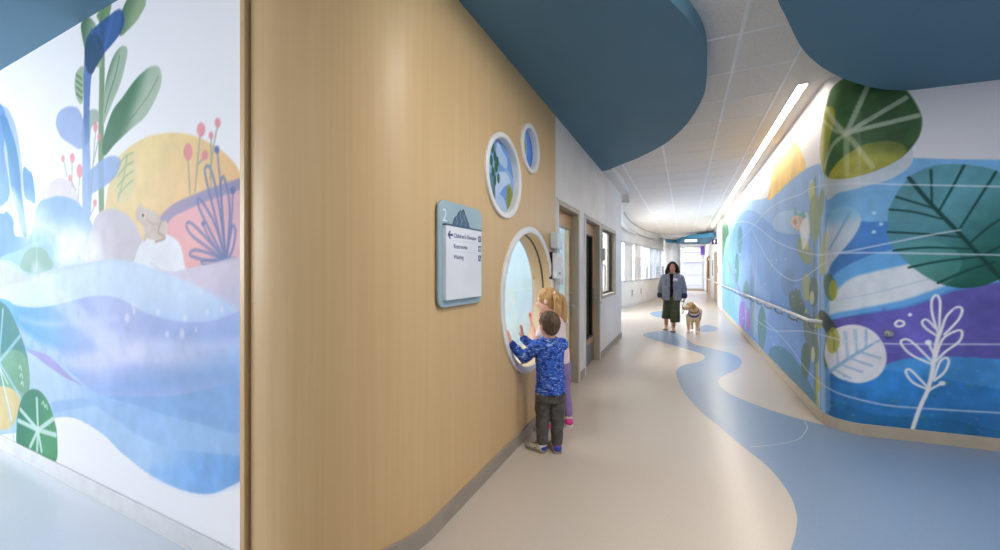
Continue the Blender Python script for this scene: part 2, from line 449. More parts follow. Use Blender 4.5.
    p.poly([(6, 124), (11, 130), (16, 146), (20, 170), (22, 196), (27, 234), (22, 232), (16, 200), (12, 170), (9, 146)], (58, 134, 190), .85)
    p.poly([(12, 190), (20, 200), (30, 232), (26, 236), (16, 226)], (226, 232, 244), .5, soft=.03)
    # pink hill with scribble
    p.poly([(155, 268), (158, 230), (161, 217), (171, 206), (183, 199.6), (210, 188.7), (225, 183), (241, 178), (250, 176), (250, 268)], (234, 160, 164), .95, grad=((226, 168, 186), (185, 240), (225, 190)))
    for k in range(7):
        o = k * 1.7
        p.line([(159 + o * .5, 218 + o), (172, 206.5 + o * 1.0), (186, 199 + o), (211, 189 + o * .9), (240, 179.5 + o * .9)], .007, (140, 136, 176), .75)
    # stone and frog
    p.poly([(135, 276), (136, 255), (142, 242), (150, 236), (161, 233), (174, 238), (181, 247), (184, 262), (183, 276)], (222, 226, 232), .97)
    p.poly(D([(58, 300), (66, 280), (78, 270), (86, 284), (105, 290), (125, 297), (145, 318), (152, 335), (168, 335), (175, 352), (168, 385), (150, 402), (120, 403), (100, 398), (86, 412), (90, 385), (80, 350), (60, 325)]), (214, 194, 178), .97, tex=.3)
    p.ell(D([(84, 313)])[0], 2.2, 2.6, (250, 240, 230)); p.ell(D([(84, 313)])[0], 1.4, 1.7, (70, 60, 60))
    p.line(D([(150, 340), (140, 375), (165, 395), (130, 410)]), .007, (176, 140, 118), .9)
    p.line(D([(100, 330), (125, 345), (150, 340)]), .006, (190, 160, 140), .8)
    # line plant
    LN = (96, 116, 176)
    base = (388, 482)
    loops = [[base, (345, 300), (318, 190), (311, 145), (322, 132), (340, 165), (368, 310), base],
             [base, (376, 330), (370, 220), (371, 180), (381, 177), (397, 235), (402, 330), base],
             [base, (330, 370), (290, 285), (285, 255), (300, 262), (350, 350), base],
             [base, (320, 430), (262, 385), (243, 348), (262, 342), (325, 405), base],
             [base, (320, 478), (262, 462), (258, 448), (280, 440), (335, 455), base],
             [base, (402, 400), (412, 352), (423, 372), (412, 440), base],
             [base, (340, 494), (305, 492), (302, 480), (340, 477), base], [base, (412, 472), (432, 478), (420, 490), base]]
    for L in loops: p.line(D(L), .008, LN, .85)
    for (n, st) in (((355, 72), [(357, 85), (366, 180), (375, 300), base]), ((413, 222), [(413, 235), (408, 340), base]), ((305, 343), [(307, 352), (330, 400), base])):
        p.line(D(st), .006, LN, .85); q = D([n])[0]; p.ell(q, 2.6 if n[1] != 343 else 1.8, 4 if n[1] != 343 else 2.6, (84, 104, 170), .95)
    # pink buds
    PK, SG = (232, 128, 136), (140, 156, 150)
    for (c, rx, ry, st) in (((188, 152), 4.6, 8.5, [(188, 160), (190, 194)]), ((201, 129.6), 4.2, 7.2, [(200, 136), (195, 191)]), ((205, 155), 3.4, 5, [(204, 158), (198, 164)]),
                            ((211, 135.6), 2.3, 3.8, [(211, 139), (211, 190)]), ((217.7, 122.8), 3.0, 5, [(217, 128), (213, 150), (210, 178)]),
                            ((63, 158.6), 1.6, 3.6, [(64, 162), (67, 176)]), ((72.3, 158), 2.4, 5, [(72, 163), (72, 186)]), ((79.6, 171), 3, 7, [(79.5, 178), (78, 200)]),
                            ((70, 178), 1.8, 3.6, [(71, 181), (76, 190)]), ((95.5, 127), 2.2, 5, [(95.5, 132), (93, 165), (91, 200)]), ((99, 137), 1.6, 4, [(98, 141), (93, 165)]), ((95, 203), 1.8, 3.8, [(94, 207), (91, 214)])):
        p.line(st, .006, SG, .8); p.ell(c, rx, ry, PK, .85)
    # water, from the far layer to the near one
    low = [(241, 480.2), (229.4, 486), (214, 492.5), (196, 492.7), (171, 485), (145.4, 471), (130, 458.6), (120, 450.7), (103.6, 434), (82, 420.5), (67, 416.4), (53, 418), (45, 424), (30, 430), (0, 434), (-60, 436)]
    def water(top, c, a=1.0, **kw): p.poly(crom(top, 5, False) + crom(low, 4, False), c, a, smooth=False, **kw)
    ext = lambda L: [(-60, L[0][1])] + L
    water(ext([(0, 259.5), (16, 264), (30, 275), (54, 269), (82, 263.6), (109, 259.5), (120, 259.6), (139, 263.7), (169, 272), (202, 266), (241, 260.5)]), (186, 206, 236), .97, grad=((160, 190, 236), (200, 250), (0, 300)))
    p.poly([(0, 262), (30, 277), (54, 269), (30, 285), (0, 289), (-20, 290)], (182, 182, 232), .7)
    p.poly([(150, 262), (169, 272), (202, 266), (246, 260), (246, 314), (234, 309), (202, 289), (161, 271)], (208, 192, 212), .9)
    p.poly([(0, 289), (30, 281), (70, 268), (115, 262), (160, 271), (202, 289), (236, 310), (213, 322), (170, 320), (140, 311), (92, 298), (50, 308), (0, 300)], (192, 214, 240), .8, soft=.02)
    water(ext([(0, 298.6), (16, 305.5), (38, 307.6), (65, 302.7), (92.7, 296), (120, 298.6), (142, 311), (163.7, 318.6), (188, 322), (213, 320.5), (241, 310.5)]), (164, 178, 230), .97, grad=((72, 160, 232), (110, 330), (18, 325)))
    p.poly([(150, 318), (190, 322), (246, 308), (246, 392), (200, 360), (170, 340)], (120, 160, 226), .55, soft=.15)
    p.line([(36, 272), (55, 296), (80, 318), (108, 340), (150, 352), (241, 356)], .075, (214, 220, 240), .42, soft=.03, brush=.7)
    p.line([(14, 330), (30, 343), (55, 357), (85, 362), (115, 356), (140, 350)], .055, (220, 216, 240), .5, soft=.03, brush=.8)
    p.line([(20, 318), (45, 324), (80, 322), (118, 318)], .02, (190, 206, 240), .4, soft=.02, brush=.6)
    water([(-60, 345), (0, 347), (26, 350), (49, 357), (66, 368), (86, 386), (106, 396), (130, 395.5), (147, 397), (185.5, 394), (207, 388.7), (241, 386.5)], (172, 200, 236), .97, grad=((138, 186, 236), (40, 380), (200, 440)))
    p.poly([(27, 350.5), (38, 351.5), (49, 356), (60, 366), (72, 378), (82, 385), (66, 378), (48, 366), (36, 357)], (150, 140, 206), .85)
    p.poly([(90, 388), (106, 396), (130, 395.5), (147, 397), (185.5, 394), (207, 388.7), (244, 386), (244, 352), (190, 366), (140, 372)], (112, 162, 226), .6, soft=.06)
    water([(60, 400), (85, 398), (106, 396.5), (120, 400), (147, 409), (172, 417), (196, 422.7), (241, 432.6)], (142, 184, 234), .9, soft=.006)
    p.poly(crom([(106, 396.5), (130, 395.7), (147, 397), (185.5, 394), (207, 388.9), (244, 386.7), (244, 433), (196, 422.7), (172, 417), (147, 409), (120, 400.5)], 3), (122, 168, 226), .85, smooth=False)
    water([(95, 405), (120, 423), (145.4, 439), (171, 448), (196, 452), (241, 456)], (160, 198, 236), .9, grad=((112, 168, 230), (140, 440), (215, 485)))
    p.poly([(150, 470), (175, 484), (200, 491), (228, 484), (240, 478), (240, 460), (200, 462)], (104, 160, 230), .6, soft=.04, brush=.8, tex=.4)
    for (x, y, r) in ((133, 305, 2), (127, 318, 3), (134, 311, 2), (158, 312, 2.4), (185, 318, 2.2), (182, 334, 3), (167, 334, 2), (222, 310, 2), (207, 312, 2), (201, 292, 1.5), (196, 330, 1.2)):
        p.ell((x, y), r * .8, r * 1.5, (230, 222, 238), .6, soft=.01)
    # lily pads
    PG = (44, 132, 98)
    p.poly([(-70, 305), (-20, 290), (0, 301), (8, 308), (16.5, 324.5), (24.5, 346), (28.6, 365), (29.5, 387), (25, 393), (0, 386), (-70, 390)], (24, 116, 112), .9, grad=((60, 140, 130), (0, 310), (20, 385)))
    p.poly([(-70, 400), (-30, 370), (0, 355), (12, 350), (22, 353), (28.6, 365), (29.5, 387), (24, 398), (12, 400), (0, 396), (-70, 420)], (112, 168, 130), .85)
    p.poly([(-70, 400), (-30, 384), (0, 386), (11, 388.6), (20, 397), (18, 412), (13.6, 424), (5.5, 430.5), (0, 430), (-70, 436)], (216, 190, 122), .95)
    for q in ((3, 310), (20, 336), (22, 400), (14, 438)): p.line([(-1, 362), q], .016, (150, 200, 224), .7)
    for q in ((8, 384), (12, 420)): p.line([(-1, 366), q], .01, (226, 236, 226), .6)
    p.poly([(18, 446), (16.6, 428), (18, 412), (22, 398), (28, 391), (34.5, 389), (42, 393), (49, 404), (54, 419), (57, 435), (55.5, 462), (36, 452)], PG, .97, grad=((70, 152, 100), (25, 400), (50, 440)))
    for q in ((36.8, 399), (20.5, 409.5), (18.3, 420.5), (53, 419), (55.5, 435), (30, 447), (41.5, 451), (37, 452)): p.line([(38, 430), q], .017, (190, 222, 214), .9)
    for q in ((20, 376), (21, 384), (19, 368), (42, 404), (45, 407)): p.line([(q[0], q[1]), (q[0] + 1.5, q[1] - 2), (q[0] + 2.5, q[1] + 2)], .009, (210, 230, 210), .6)
    g = p.c.mean(1, keepdims=True); p.c = p.c * .80 + (g * .9 + 18) * .20  # whole mural greyed a little, mixing the wall's hazy reflection into its colours
    verts = np.stack([U, np.full_like(U, YM), V], 1)
    back = MB().box(-6.3, -1.843, YM + .001, YM + .12, 0, 3.02)
    return painted_mesh('wall_mural_left', verts, 562, 385, p.linear(), M['mural'], back, M['wall_white'])
o = build_left_mural(); tag(o, 'white lobby wall painted with waterfall, cactus, frog and blue waves', kind='structure')

# ------------------------------------------------------------------ right mural (corridor side, rounded corner, front)
XR = 1.166
def right_path():
    pts = []; y = 15.4
    while y > 4.58:
        pts.append((XR, y)); y -= max(.012, .0022 * (y - 2.2) ** 1.25)
    for i in range(26):
        q = math.radians(180 + 90 * i / 25 * .942); pts.append((1.386 + .22 * math.cos(q), 4.58 + .22 * math.sin(q)))
    x0, y0 = pts[-1]; x = x0 + .007
    while x < 3.7:
        pts.append((x, y0 + (x - x0) * .0917)); x += .007 if x < 2.4 else .03
    return pts
RP = right_path()
def path_s(path):
    s = [0.0]
    for a, b in zip(path, path[1:]): s.append(s[-1] + math.hypot(b[0] - a[0], b[1] - a[1]))
    return s
RS = path_s(RP)
RPa = np.array(RP); RSa = np.array(RS)
def right_px(px, py):
    """where the sight line through a photo point meets the wall: (run along wall, height)"""
    l = (px - CX) / F; dx, dy = l * CC - SS, l * SS + CC
    px = min(px, 1150)
    A = RPa[:-1]; Bv = RPa[1:] - A
    den = dx * Bv[:, 1] - dy * Bv[:, 0]
    den = np.where(abs(den) < 1e-12, 1e-12, den)
    t = (A[:, 0] * Bv[:, 1] - A[:, 1] * Bv[:, 0]) / den
    w = (A[:, 0] * dy - A[:, 1] * dx) / den
    ok = (t > 0) & (w >= -1e-6) & (w <= 1 + 1e-6)
    if ok.any():
        k = np.nonzero(ok)[0][np.argmin(t[ok])]
        return (RSa[k] + w[k] * (RSa[k + 1] - RSa[k]), EYE - (py - CY) / F * t[k])
    X, Y, Z = on_x(px, py, XR)
    return (RS[0] + 15.4 - Y, Z)

def build_right_mural():
    vs = np.linspace(0, 3.15, 400); nu, nv = len(RP), 400
    U, V = np.meshgrid(RSa, vs, indexing='ij'); U = U.ravel(); V = V.ravel()
    p = Paint(U, V, (224, 222, 226), right_px)
    W = lambda L: [(700 + x / 2.75, 60 + y / 2.75) for x, y in L]
    W8 = lambda L: [(700 + x / 2.75, 250 + y / 2.75) for x, y in L]
    R2 = lambda L: [(800 + x / 3.93, 60 + y / 3.93) for x, y in L]
    R3 = lambda L: [(880 + x / 3.235, 130 + y / 3.235) for x, y in L]
    R4 = lambda L: [(780 + x / 4.583, 180 + y / 4.583) for x, y in L]
    R7 = lambda L: [(880 + x / 2.895, 270 + y / 2.895) for x, y in L]
    BOT = [(1150, 640), (823, 640), (790, 640), (717.5, 400)]
    # corridor water, two tones
    top = [(717.5, 262), (724, 240), (728, 225), (732, 215), (743, 204), (753.6, 200), (763, 199), (769, 196), (780, 188), (791, 180), (802, 171), (812, 166), (823, 163)]
    p.poly(crom(top, 4, False) + [(824.5, 163), (824.5, 640), (790, 640), (717.5, 400)], (146, 192, 232), .98, smooth=False, grad=((126, 172, 226), (740, 215), (790, 330)))
    p.poly(crom([(717.5, 275), (724, 257), (728.5, 244), (734, 228), (740.5, 215), (748, 210), (757, 212.7), (767, 221.5), (780, 230), (799.5, 234.5), (812, 232), (824.5, 228)], 4, False) + [(824.5, 640), (790, 640), (717.5, 400)], (108, 160, 222), .95, smooth=False, grad=((100, 154, 220), (745, 225), (790, 340)))
    p.poly([(773, 227), (775, 217), (781, 212), (788, 210.5), (800, 211), (808, 220), (804, 232), (790, 234), (778, 232)], (176, 206, 236), .6)
    p.poly([(737, 320), (737, 270), (742, 262), (750, 255), (760, 280), (770, 300), (762, 330)], (150, 190, 232), .5, soft=.08)
    p.poly(W([(188, 386), (192, 350), (198, 310), (206, 275), (218, 246), (240, 221), (262, 224), (280, 255), (288, 298), (272, 312), (250, 330), (220, 358)]), (244, 206, 104), .97, tex=.18)
    p.poly(W([(188, 386), (196, 345), (210, 330), (232, 300), (262, 276), (286, 270), (290, 298), (268, 315), (240, 340)]), (232, 186, 78), .5)
    # front sky and sea
    p.poly(crom([(823, 162), (840, 160), (870, 158), (912, 158), (950, 159), (1000, 159.6), (1150, 160)], 3, False) + [(1150, 640), (823, 640)], (118, 176, 222), .97, smooth=False, tex=.18)
    p.poly(crom([(823, 214), (845, 214), (862, 221), (890, 221.5), (1000, 221), (1150, 221)], 3, False) + [(1150, 640), (823, 640)], (66, 124, 196), .9, smooth=False, tex=.22, grad=((84, 138, 206), (850, 230), (990, 260)))
    p.poly([(824, 300), (828, 286), (833.5, 276), (842, 269), (852, 263), (871.6, 255), (900, 247.6), (940, 242), (1000, 240), (1150, 238), (1150, 300), (1000, 284), (955, 288), (935, 296), (903, 306), (863, 313), (826, 319)], (104, 170, 224), .95)
    p.poly([(826, 314), (830, 298), (839, 288), (852, 278), (874, 271.6), (900, 266), (924, 262), (942, 266), (952, 276), (948, 284), (933, 290), (903, 300), (863, 308), (840, 312)], (222, 224, 228), .95, soft=.012, brush=.12)
    p.line([(835, 300), (870, 294), (910, 284), (940, 276)], .006, (176, 196, 214), .6)
    # purple band and lower sea
    p.poly(crom([(823, 323), (845, 317), (882, 312), (918, 304.5), (951, 292), (976, 287), (1000, 282), (1150, 262)], 3, False) + [(1150, 640), (823, 640)], (100, 92, 172), .97, smooth=False, tex=.3)
    p.poly(crom([(823, 372), (850, 369), (880, 366), (900, 360), (918, 357.5), (954.5, 356.5), (1000, 359), (1150, 364)], 3, False) + [(1150, 640), (823, 640)], (70, 146, 210), .97, smooth=False, tex=.22)
    p.poly(crom([(823, 366), (880, 369), (932, 377), (1000, 389), (1150, 412)], 3, False) + [(1150, 640), (823, 640)], (52, 128, 196), .95, smooth=False, tex=.3)
    p.poly(crom([(823, 398), (850, 406), (880, 415), (949, 420), (1000, 431), (1150, 462)], 3, False) + [(1150, 640), (823, 640)], (44, 118, 172), .8, smooth=False, tex=.35)
    p.poly(crom([(824.5, 318), (822, 330), (818, 345), (800, 352), (780, 348), (769, 345), (762, 350)], 3, False) + [(762, 420), (790, 640), (824.5, 640)], (92, 132, 214), .4, smooth=False, soft=.05)
    p.poly([(768, 372), (769, 352), (775, 346), (784, 348), (792, 355), (803, 371), (814, 392), (822, 412), (822, 440), (790, 440)], (38, 116, 146), .85)
    # far and middle weeds on the corridor side
    p.poly([(722, 212), (725, 216), (729, 232), (726, 240), (722, 262)], (66, 118, 84), .95)
    p.line([(726, 258), (733, 275), (740, 292), (748, 312)], .05, (140, 120, 206), .75)
    for (c, rx, ry, co, al) in (((740, 240), 2.6, 14, (74, 136, 140), .8), ((737, 268), 2.2, 15, (70, 132, 130), .9), ((746, 290), 2.6, 9, (86, 148, 142), .85), ((727, 276), 1.8, 15, (126, 172, 166), .8),
                                ((742, 316), 3.2, 15, (132, 96, 190), .92), ((748, 320), 2.2, 12, (146, 108, 200), .9), ((754, 318), 2.2, 20, (170, 204, 216), .6), ((762, 328), 4.2, 22, (64, 126, 132), .8), ((729, 305), 2.2, 22, (92, 150, 130), .7),
                                ((788, 282), 7, 14, (92, 140, 196), .7), ((735, 318), 3, 12, (92, 176, 206), .6)):
        p.ell(c, rx, ry, co, al)
    for x in (752, 757): p.line([(x, 255), (x - 2, 300), (x, 340)], .02, (196, 216, 238), .6)
    # stems at the corner
    for (x, w, co, al) in ((818.6, .03, (178, 208, 232), .8), (822.5, .055, (150, 194, 230), .85), (827, .03, (120, 168, 220), .7)):
        p.line([(x + 1, 178), (x, 250), (x, 330), (x + .5, 408)], w, co, al)
    p.line([(815, 180), (814.5, 250), (814, 330), (815, 400)], .035, (104, 134, 108), .8); p.line([(817, 340), (817, 403)], .03, (176, 186, 70), .9)
    OL, DK, YG = (132, 148, 88), (80, 112, 100), (186, 190, 100)
    for (c, rx, ry, co, al, ro) in (((811.5, 190), 3.2, 10, (214, 220, 214), .6, 0), ((813, 200), 3, 18, YG, .9, -4), ((821, 204), 2.6, 15, OL, .9, 5), ((815, 218), 6, 24, OL, .75, 0), ((806, 228), 4, 16, (226, 226, 222), .75, 0),
                                    ((825, 252), 4.6, 24, YG, .8, 8), ((804.5, 251), 6.2, 14, OL, .92, -18), ((806, 244), 2.8, 6, YG, .9, 0), ((830, 287), 6.2, 14, DK, .9, -8), ((833, 290), 4.2, 10, (176, 172, 60), .8, 0),
                                    ((806.5, 287), 4.6, 14, YG, .75, 0), ((813.5, 292), 4.6, 15, DK, .9, 0), ((812, 298), 2.2, 7, (216, 214, 160), .9, 0), ((797.5, 306), 7, 16, DK, .92, -22), ((797, 296), 4, 8, DK, .8, 0),
                                    ((806, 318), 2.4, 9, (206, 204, 160), .9, 0), ((820.5, 320), 5.4, 9, (176, 176, 84), .85, 20), ((829, 326), 5.8, 18, (60, 72, 74), .9, -30), ((811, 338), 6, 26, DK, .8, -12),
                                    ((805.5, 361), 4.6, 18, (66, 104, 84), .95, 0), ((813, 354.5), 1.8, 8, (214, 212, 170), .9, 0), ((826, 356), 2.6, 12, (96, 116, 80), .8, 0), ((819, 384), 1.6, 8, (190, 188, 60), .9, 0)):
        p.ell(c, rx, ry, co, al, ro)
    p.line([(820, 395), (826, 410), (829, 420)], .014, (130, 176, 220), .5)
    # little striped fish with a teal fin
    p.poly([(795, 206), (798, 214), (803, 211), (806, 217), (799, 222), (794, 219)], (70, 160, 168), .9)
    p.poly([(790.5, 222), (793, 217), (798, 215), (804, 219), (804, 224), (800, 230), (794, 228)], (208, 178, 158), .95, tex=.3)
    p.poly([(800, 226), (806, 218), (809, 226), (808, 240), (803, 250), (801, 240)], (236, 236, 236), .8)
    p.ell((795, 222), 1.8, 3.2, (150, 120, 110), .7)
    # pale paddle leaf
    p.poly([(825, 274), (826, 232), (828, 219), (832.5, 210.5), (843, 206), (854, 208), (861, 217), (859.6, 226), (852, 239), (841, 252), (832, 263)], (206, 212, 220), .92, grad=((132, 184, 216), (838, 232), (834, 214)))
    p.line([(850, 212), (839, 232), (829, 250)], .008, (110, 160, 204), .9)
    # big round pale leaf
    p.poly([(824.7, 350), (829, 335), (841, 326.5), (858, 325), (874, 332), (884, 345.5), (886.4, 361.5), (878.5, 376), (861, 383), (843.6, 380), (832, 373), (826, 361)], (230, 228, 232), .97)
    p.line([(829, 372), (848, 359), (866, 348), (880, 340)], .016, (140, 178, 210), .95, w1=.006)
    for a, b in (((838, 366), (836, 338)), ((848, 359), (845, 332)), ((857, 353), (855, 330)), ((866, 348), (866, 330)), ((840, 364), (862, 372)), ((850, 358), (872, 366)), ((860, 352), (880, 358)), ((834, 369), (850, 378))):
        p.line([a, b], .009, (156, 188, 214), .9, smooth=False)
    p.poly([(826, 338), (831, 328), (837, 330), (840, 342), (836, 352), (829, 352)], (168, 164, 56), .75)
    p.line([(833, 331), (834, 350)], .006, (120, 120, 40), .8)
    # halo, green lobed leaf, yellow lobe and veins
    p.poly([(826, 174), (850, 176), (890, 160), (905, 146), (912, 150), (913, 160), (907, 169), (889, 179.6), (866, 186), (851, 190), (838, 193), (827, 199)], (206, 210, 214), .9)
    p.poly([(828, 98), (832, 88), (841, 80), (852, 74), (868, 66), (888, 70), (905, 88), (914.5, 101), (921.6, 116), (921, 131), (914.5, 144), (902, 157), (884, 167), (863.6, 174.5), (846, 178), (830.5, 178), (825.4, 174.5), (820.5, 162), (820, 144), (823, 122)], (66, 104, 60), .98, tex=.35)
    p.poly([(825, 175), (820.5, 162), (820, 144), (823, 122), (826, 108), (833, 108), (835, 118), (830, 140), (827, 158)], (172, 172, 66), .85)
    p.poly([(829, 177.5), (838, 162), (851, 151.6), (866, 144), (884, 141), (899, 142.7), (907, 150), (898, 159.5), (884, 167), (863.6, 174.5), (846, 178.5)], (190, 184, 74), .95, tex=.3, grad=((128, 142, 62), (870, 160), (875, 142)))
    for q in ((868.7, 84), (905.6, 98), (918, 115.5)): p.line([(846, 134), q], .019, (206, 214, 196), .72, smooth=False, brush=.35)
    for q in ((847, 174.5), (872.5, 167)): p.line([(846, 134), q], .018, (206, 210, 170), .55, smooth=False)
    p.line([(846, 134), (836, 124), (826, 108)], .018, (206, 214, 186), .7); p.line([(846, 134), (832, 146), (824, 168)], .018, (206, 214, 186), .6); p.line([(846, 134), (834, 130), (823, 120)], .014, (206, 214, 186), .6)
    # teal round leaf
    teal = [(887.7, 222.7), (889, 210), (897, 193), (911, 176), (929.5, 167), (948, 164), (969.6, 165), (988, 168), (1000, 173), (1022, 188), (1034, 212), (1030, 245), (1018, 268), (1000, 279), (982, 286), (960, 288), (938.7, 283), (917, 270.6), (898.5, 253.6), (889, 238)]
    p.poly(teal, (86, 144, 152), .9, tex=.25, grad=((22, 84, 62), (930, 215), (1005, 268)))
    p.poly([(892, 246), (905, 242), (930, 240), (952, 248), (962, 262), (952, 280), (936, 282), (917, 270.6), (900, 255)], (98, 166, 158), .4)
    VN = (18, 66, 62)
    p.line([(909, 178), (930, 203), (958, 232), (980, 256), (1002, 280)], .015, VN, .95)
    for a in ([(931, 170), (932, 205)], [(964, 165.5), (951, 190), (939, 211)], [(996, 172), (978, 200), (959, 230)], [(1010, 214), (990, 226), (970, 243)], [(1012, 240), (982, 256)],
              [(896.5, 197), (920, 204), (938, 210)], [(890, 209.5), (914, 212), (942, 219)], [(888, 232), (926, 234), (960, 237)], [(894, 250.5), (926, 247.5), (970, 249)], [(909, 267.5), (942, 261), (979, 257)], [(938, 283), (966, 271), (994, 262)]):
        p.line(a, .0095, VN, .92, w1=.007)
    # long white lines
    WL = (214, 222, 234)
    for L in ([(738, 243), (754, 225), (767, 211), (782, 201), (801, 194), (812, 188), (834, 184), (870, 183.5), (900, 184.5), (950, 185.5), (1000, 186.5), (1150, 189)],
              [(730, 230), (734, 223.6), (745, 221.5), (756, 226), (775.5, 241), (797, 250), (819, 255), (845, 252), (867, 247.6), (900, 241), (930, 235), (960, 230)],
              [(819, 255), (840, 253), (900, 253), (1000, 255), (1150, 257)],
              [(751.5, 228), (764.5, 254), (778, 271.6), (791, 280), (801.6, 279), (812.5, 271.6), (823, 264), (831, 259)],
              [(756, 319), (766, 327), (778, 331), (803, 331), (824.5, 335.5), (845, 341), (870, 343), (903.6, 344), (1000, 344.3), (1150, 345)],
              [(764, 320), (778, 333), (792, 349), (805, 368), (819, 382), (830, 389), (845, 395.5), (882, 404.5), (918, 408), (1000, 412.8), (1150, 420)]):
        p.line(L, .0065, WL, .75, k=4)
    # drawn sprig, rings and dots
    WH = (238, 236, 236)
    p.line(R7([(95, 458), (115, 400), (138, 348), (152, 290), (162, 220), (170, 188)]), .014, WH)
    for L in ([(170, 188), (152, 130), (150, 88), (163, 73), (174, 92), (172, 150), (172, 188)], [(175, 185), (192, 135), (222, 108), (238, 115), (226, 145), (186, 187)], [(167, 192), (132, 168), (122, 150), (136, 144), (160, 168)],
              [(160, 262), (180, 202), (218, 177), (237, 178), (230, 206), (190, 236), (160, 266)], [(155, 275), (92, 246), (62, 215), (66, 202), (88, 205), (132, 246), (156, 272)], [(155, 318), (172, 268), (191, 254), (199, 266), (186, 296), (157, 320)],
              [(140, 346), (96, 326), (75, 297), (84, 287), (106, 306), (140, 342)], [(138, 352), (152, 342), (176, 330)], [(160, 252), (150, 232), (141, 212)]):
        p.line(R7(L), .0085, WH)
    p.ell(R7([(180, 328)])[0], 3.6, 2.4, WH); p.ell(R7([(140, 210)])[0], 3.4, 2.6, WH)
    p.line([(895.5, 323), (899, 320.5), (903.5, 322), (903.5, 325), (899, 326.5), (896, 325.5)], .009, WH, closed=True); p.ell((910, 314.7), 2, 1.7, WH)
    r = np.random.default_rng(5)
    for k in range(90):
        x, y = r.uniform(826, 1080), r.uniform(365, 438); p.ell((x, y), r.uniform(.8, 2.4), r.uniform(.6, 1.4), (86, 156, 214) if k % 3 else (96, 150, 110), .5)
    for k in range(16): p.ell((r.uniform(880, 1060), r.uniform(300, 350)), r.uniform(1.5, 4), r.uniform(1, 2.6), (112, 104, 196), .6)
    for q in ((874, 213), (881, 224), (874, 232)): p.ell(q, 2.2, 1.6, (196, 222, 240), .9)
    for k in range(26): p.ell((r.uniform(735, 815), r.uniform(250, 350)), .7, .8, (206, 222, 242), .6)
    xy = np.repeat(RPa, nv, 0); verts = np.column_stack([xy, np.tile(vs, nu)])
    coarse = RP[::8] + [RP[-1]]
    back = MB().strip(offset(coarse, .002), 0, 3.15, .14, 1)
    return painted_mesh('wall_mural_right', verts, nu, nv, p.linear(), M['mural_right'], back, M['wall_white'])
o = build_right_mural(); tag(o, 'corridor wall with rounded corner painted with giant leaves and blue waves', kind='structure')
# ------------------------------------------------------------------ floor with inlaid wave
XL = -1.214
def floor_mat(name, ca, cb, rough):
    m, nt, b = base_mat(name, rough, .5)
    v = coords(nt); n = nt.nodes.new('ShaderNodeTexNoise'); n.inputs['Scale'].default_value = 110; n.inputs['Detail'].default_value = 2
    nt.links.new(v, n.inputs['Vector'])
    r = nt.nodes.new('ShaderNodeValToRGB'); r.color_ramp.elements[0].position = .38; r.color_ramp.elements[1].position = .6
    r.color_ramp.elements[0].color = rgba(cb); r.color_ramp.elements[1].color = rgba(ca)
    nt.links.new(n.outputs['Fac'], r.inputs['Fac']); nt.links.new(r.outputs['Color'], b.inputs['Base Color'])
    return m
M['floor_beige'] = floor_mat('beige_sheet_floor', (197, 184, 169), (193, 180, 164), .27)
M['floor_blue'] = floor_mat('blue_sheet_floor', (130, 150, 174), (125, 145, 169), .27)
M['floor_pale'] = floor_mat('pale_grey_floor', (220, 224, 230), (216, 220, 227), .27)  # lobby zone kept pale and bluish: reflected daylight put into its colour

fl = lambda L: [on_z(x, y, 0)[:2] for x, y in L]
f = MB()
f.mi = 0; f.add([(-14, -9, 0), (9, -9, 0), (9, 34, 0), (-14, 34, 0)], [(0, 1, 2, 3)])
def flat(poly, z, mi):
    f.mi = mi
    t = tessellate_polygon([[Vector((p[0], p[1], 0)) for p in poly]])
    f.add([(p[0], p[1], z) for p in poly], [tuple(q) for q in t])
flat([(-14, -9), (-1.9, -9), (-1.75, -3), (-1.7, 0.4), (-1.72, 1.2), (-14, 1.2)], .0014, 2)
left = [(-1.4, -9), (-1.0, -3), (-.5, -.4), (-.05, 1.0), (.25, 1.75)] + fl([(791, 549), (796, 530), (796.5, 514), (788, 492), (768, 467), (742, 446), (716, 424), (700, 411), (684, 392), (677.5, 378), (677, 370), (684, 365), (698, 362), (704.5, 358.2), (701.5, 354), (688, 349.6), (676, 346), (660, 341.6), (647, 337.6), (643, 335), (648, 332.4)])
right = fl([(662, 331), (674, 331.8), (684, 337), (694, 344), (706, 347), (726, 352), (738, 357), (741.5, 363), (736, 370), (724, 375), (719, 380), (720, 386), (730, 394), (746, 401), (770, 410), (796, 418), (820, 424), (834, 427.4)])
wave = crom(left, 6, False) + crom(right, 6, False) + [(1.28, 4.7), (1.6, 4.7), (4.5, 5.0), (9, 5.2), (9, -9)]
flat(wave, .001, 1)
flat(crom(fl([(699, 328), (706, 325), (716, 327), (717.5, 330), (708, 332), (700, 331)]), 5), .001, 1)
flat(crom(fl([(650, 313), (662, 311), (672, 313), (668, 316.5), (656, 317)]), 5), .001, 1)
arc = crom(fl([(804, 420.8), (807, 428), (800.5, 437.5), (790, 442), (772, 445), (750, 447)]), 6, False)
f.mi = 3
for a, b in ((arc, .004),):
    o2 = offset(a, b); n = len(a)
    f.add([(p[0], p[1],   .0018) for p in a + o2], [(i, i + 1, n + i + 1, n + i) for i in range(n - 1)])
sl = crom(fl([(663, 445), (700, 450), (745, 459), (775, 463)]), 5, False); o2 = offset(sl, .003); n = len(sl)
f.mi = 4
f.add([(p[0], p[1],   .0018) for p in sl + o2], [(i, i + 1, n + i + 1, n + i) for i in range(n - 1)])
M['seam_tan'] = mat('beige_seam', (172, 152, 132), .4, .4)
fo = f.build('floor', [M['floor_beige'], M['floor_blue'], M['floor_pale'], M['floor_seam'], M['seam_tan']])
tag(fo, 'glossy beige sheet floor with a winding blue inlay', kind='structure')
# the slab below
MB().box(-14, 9, -9, 34, -.3, -.002).build('floor_slab', M['wall_white'])['kind'] = 'structure'

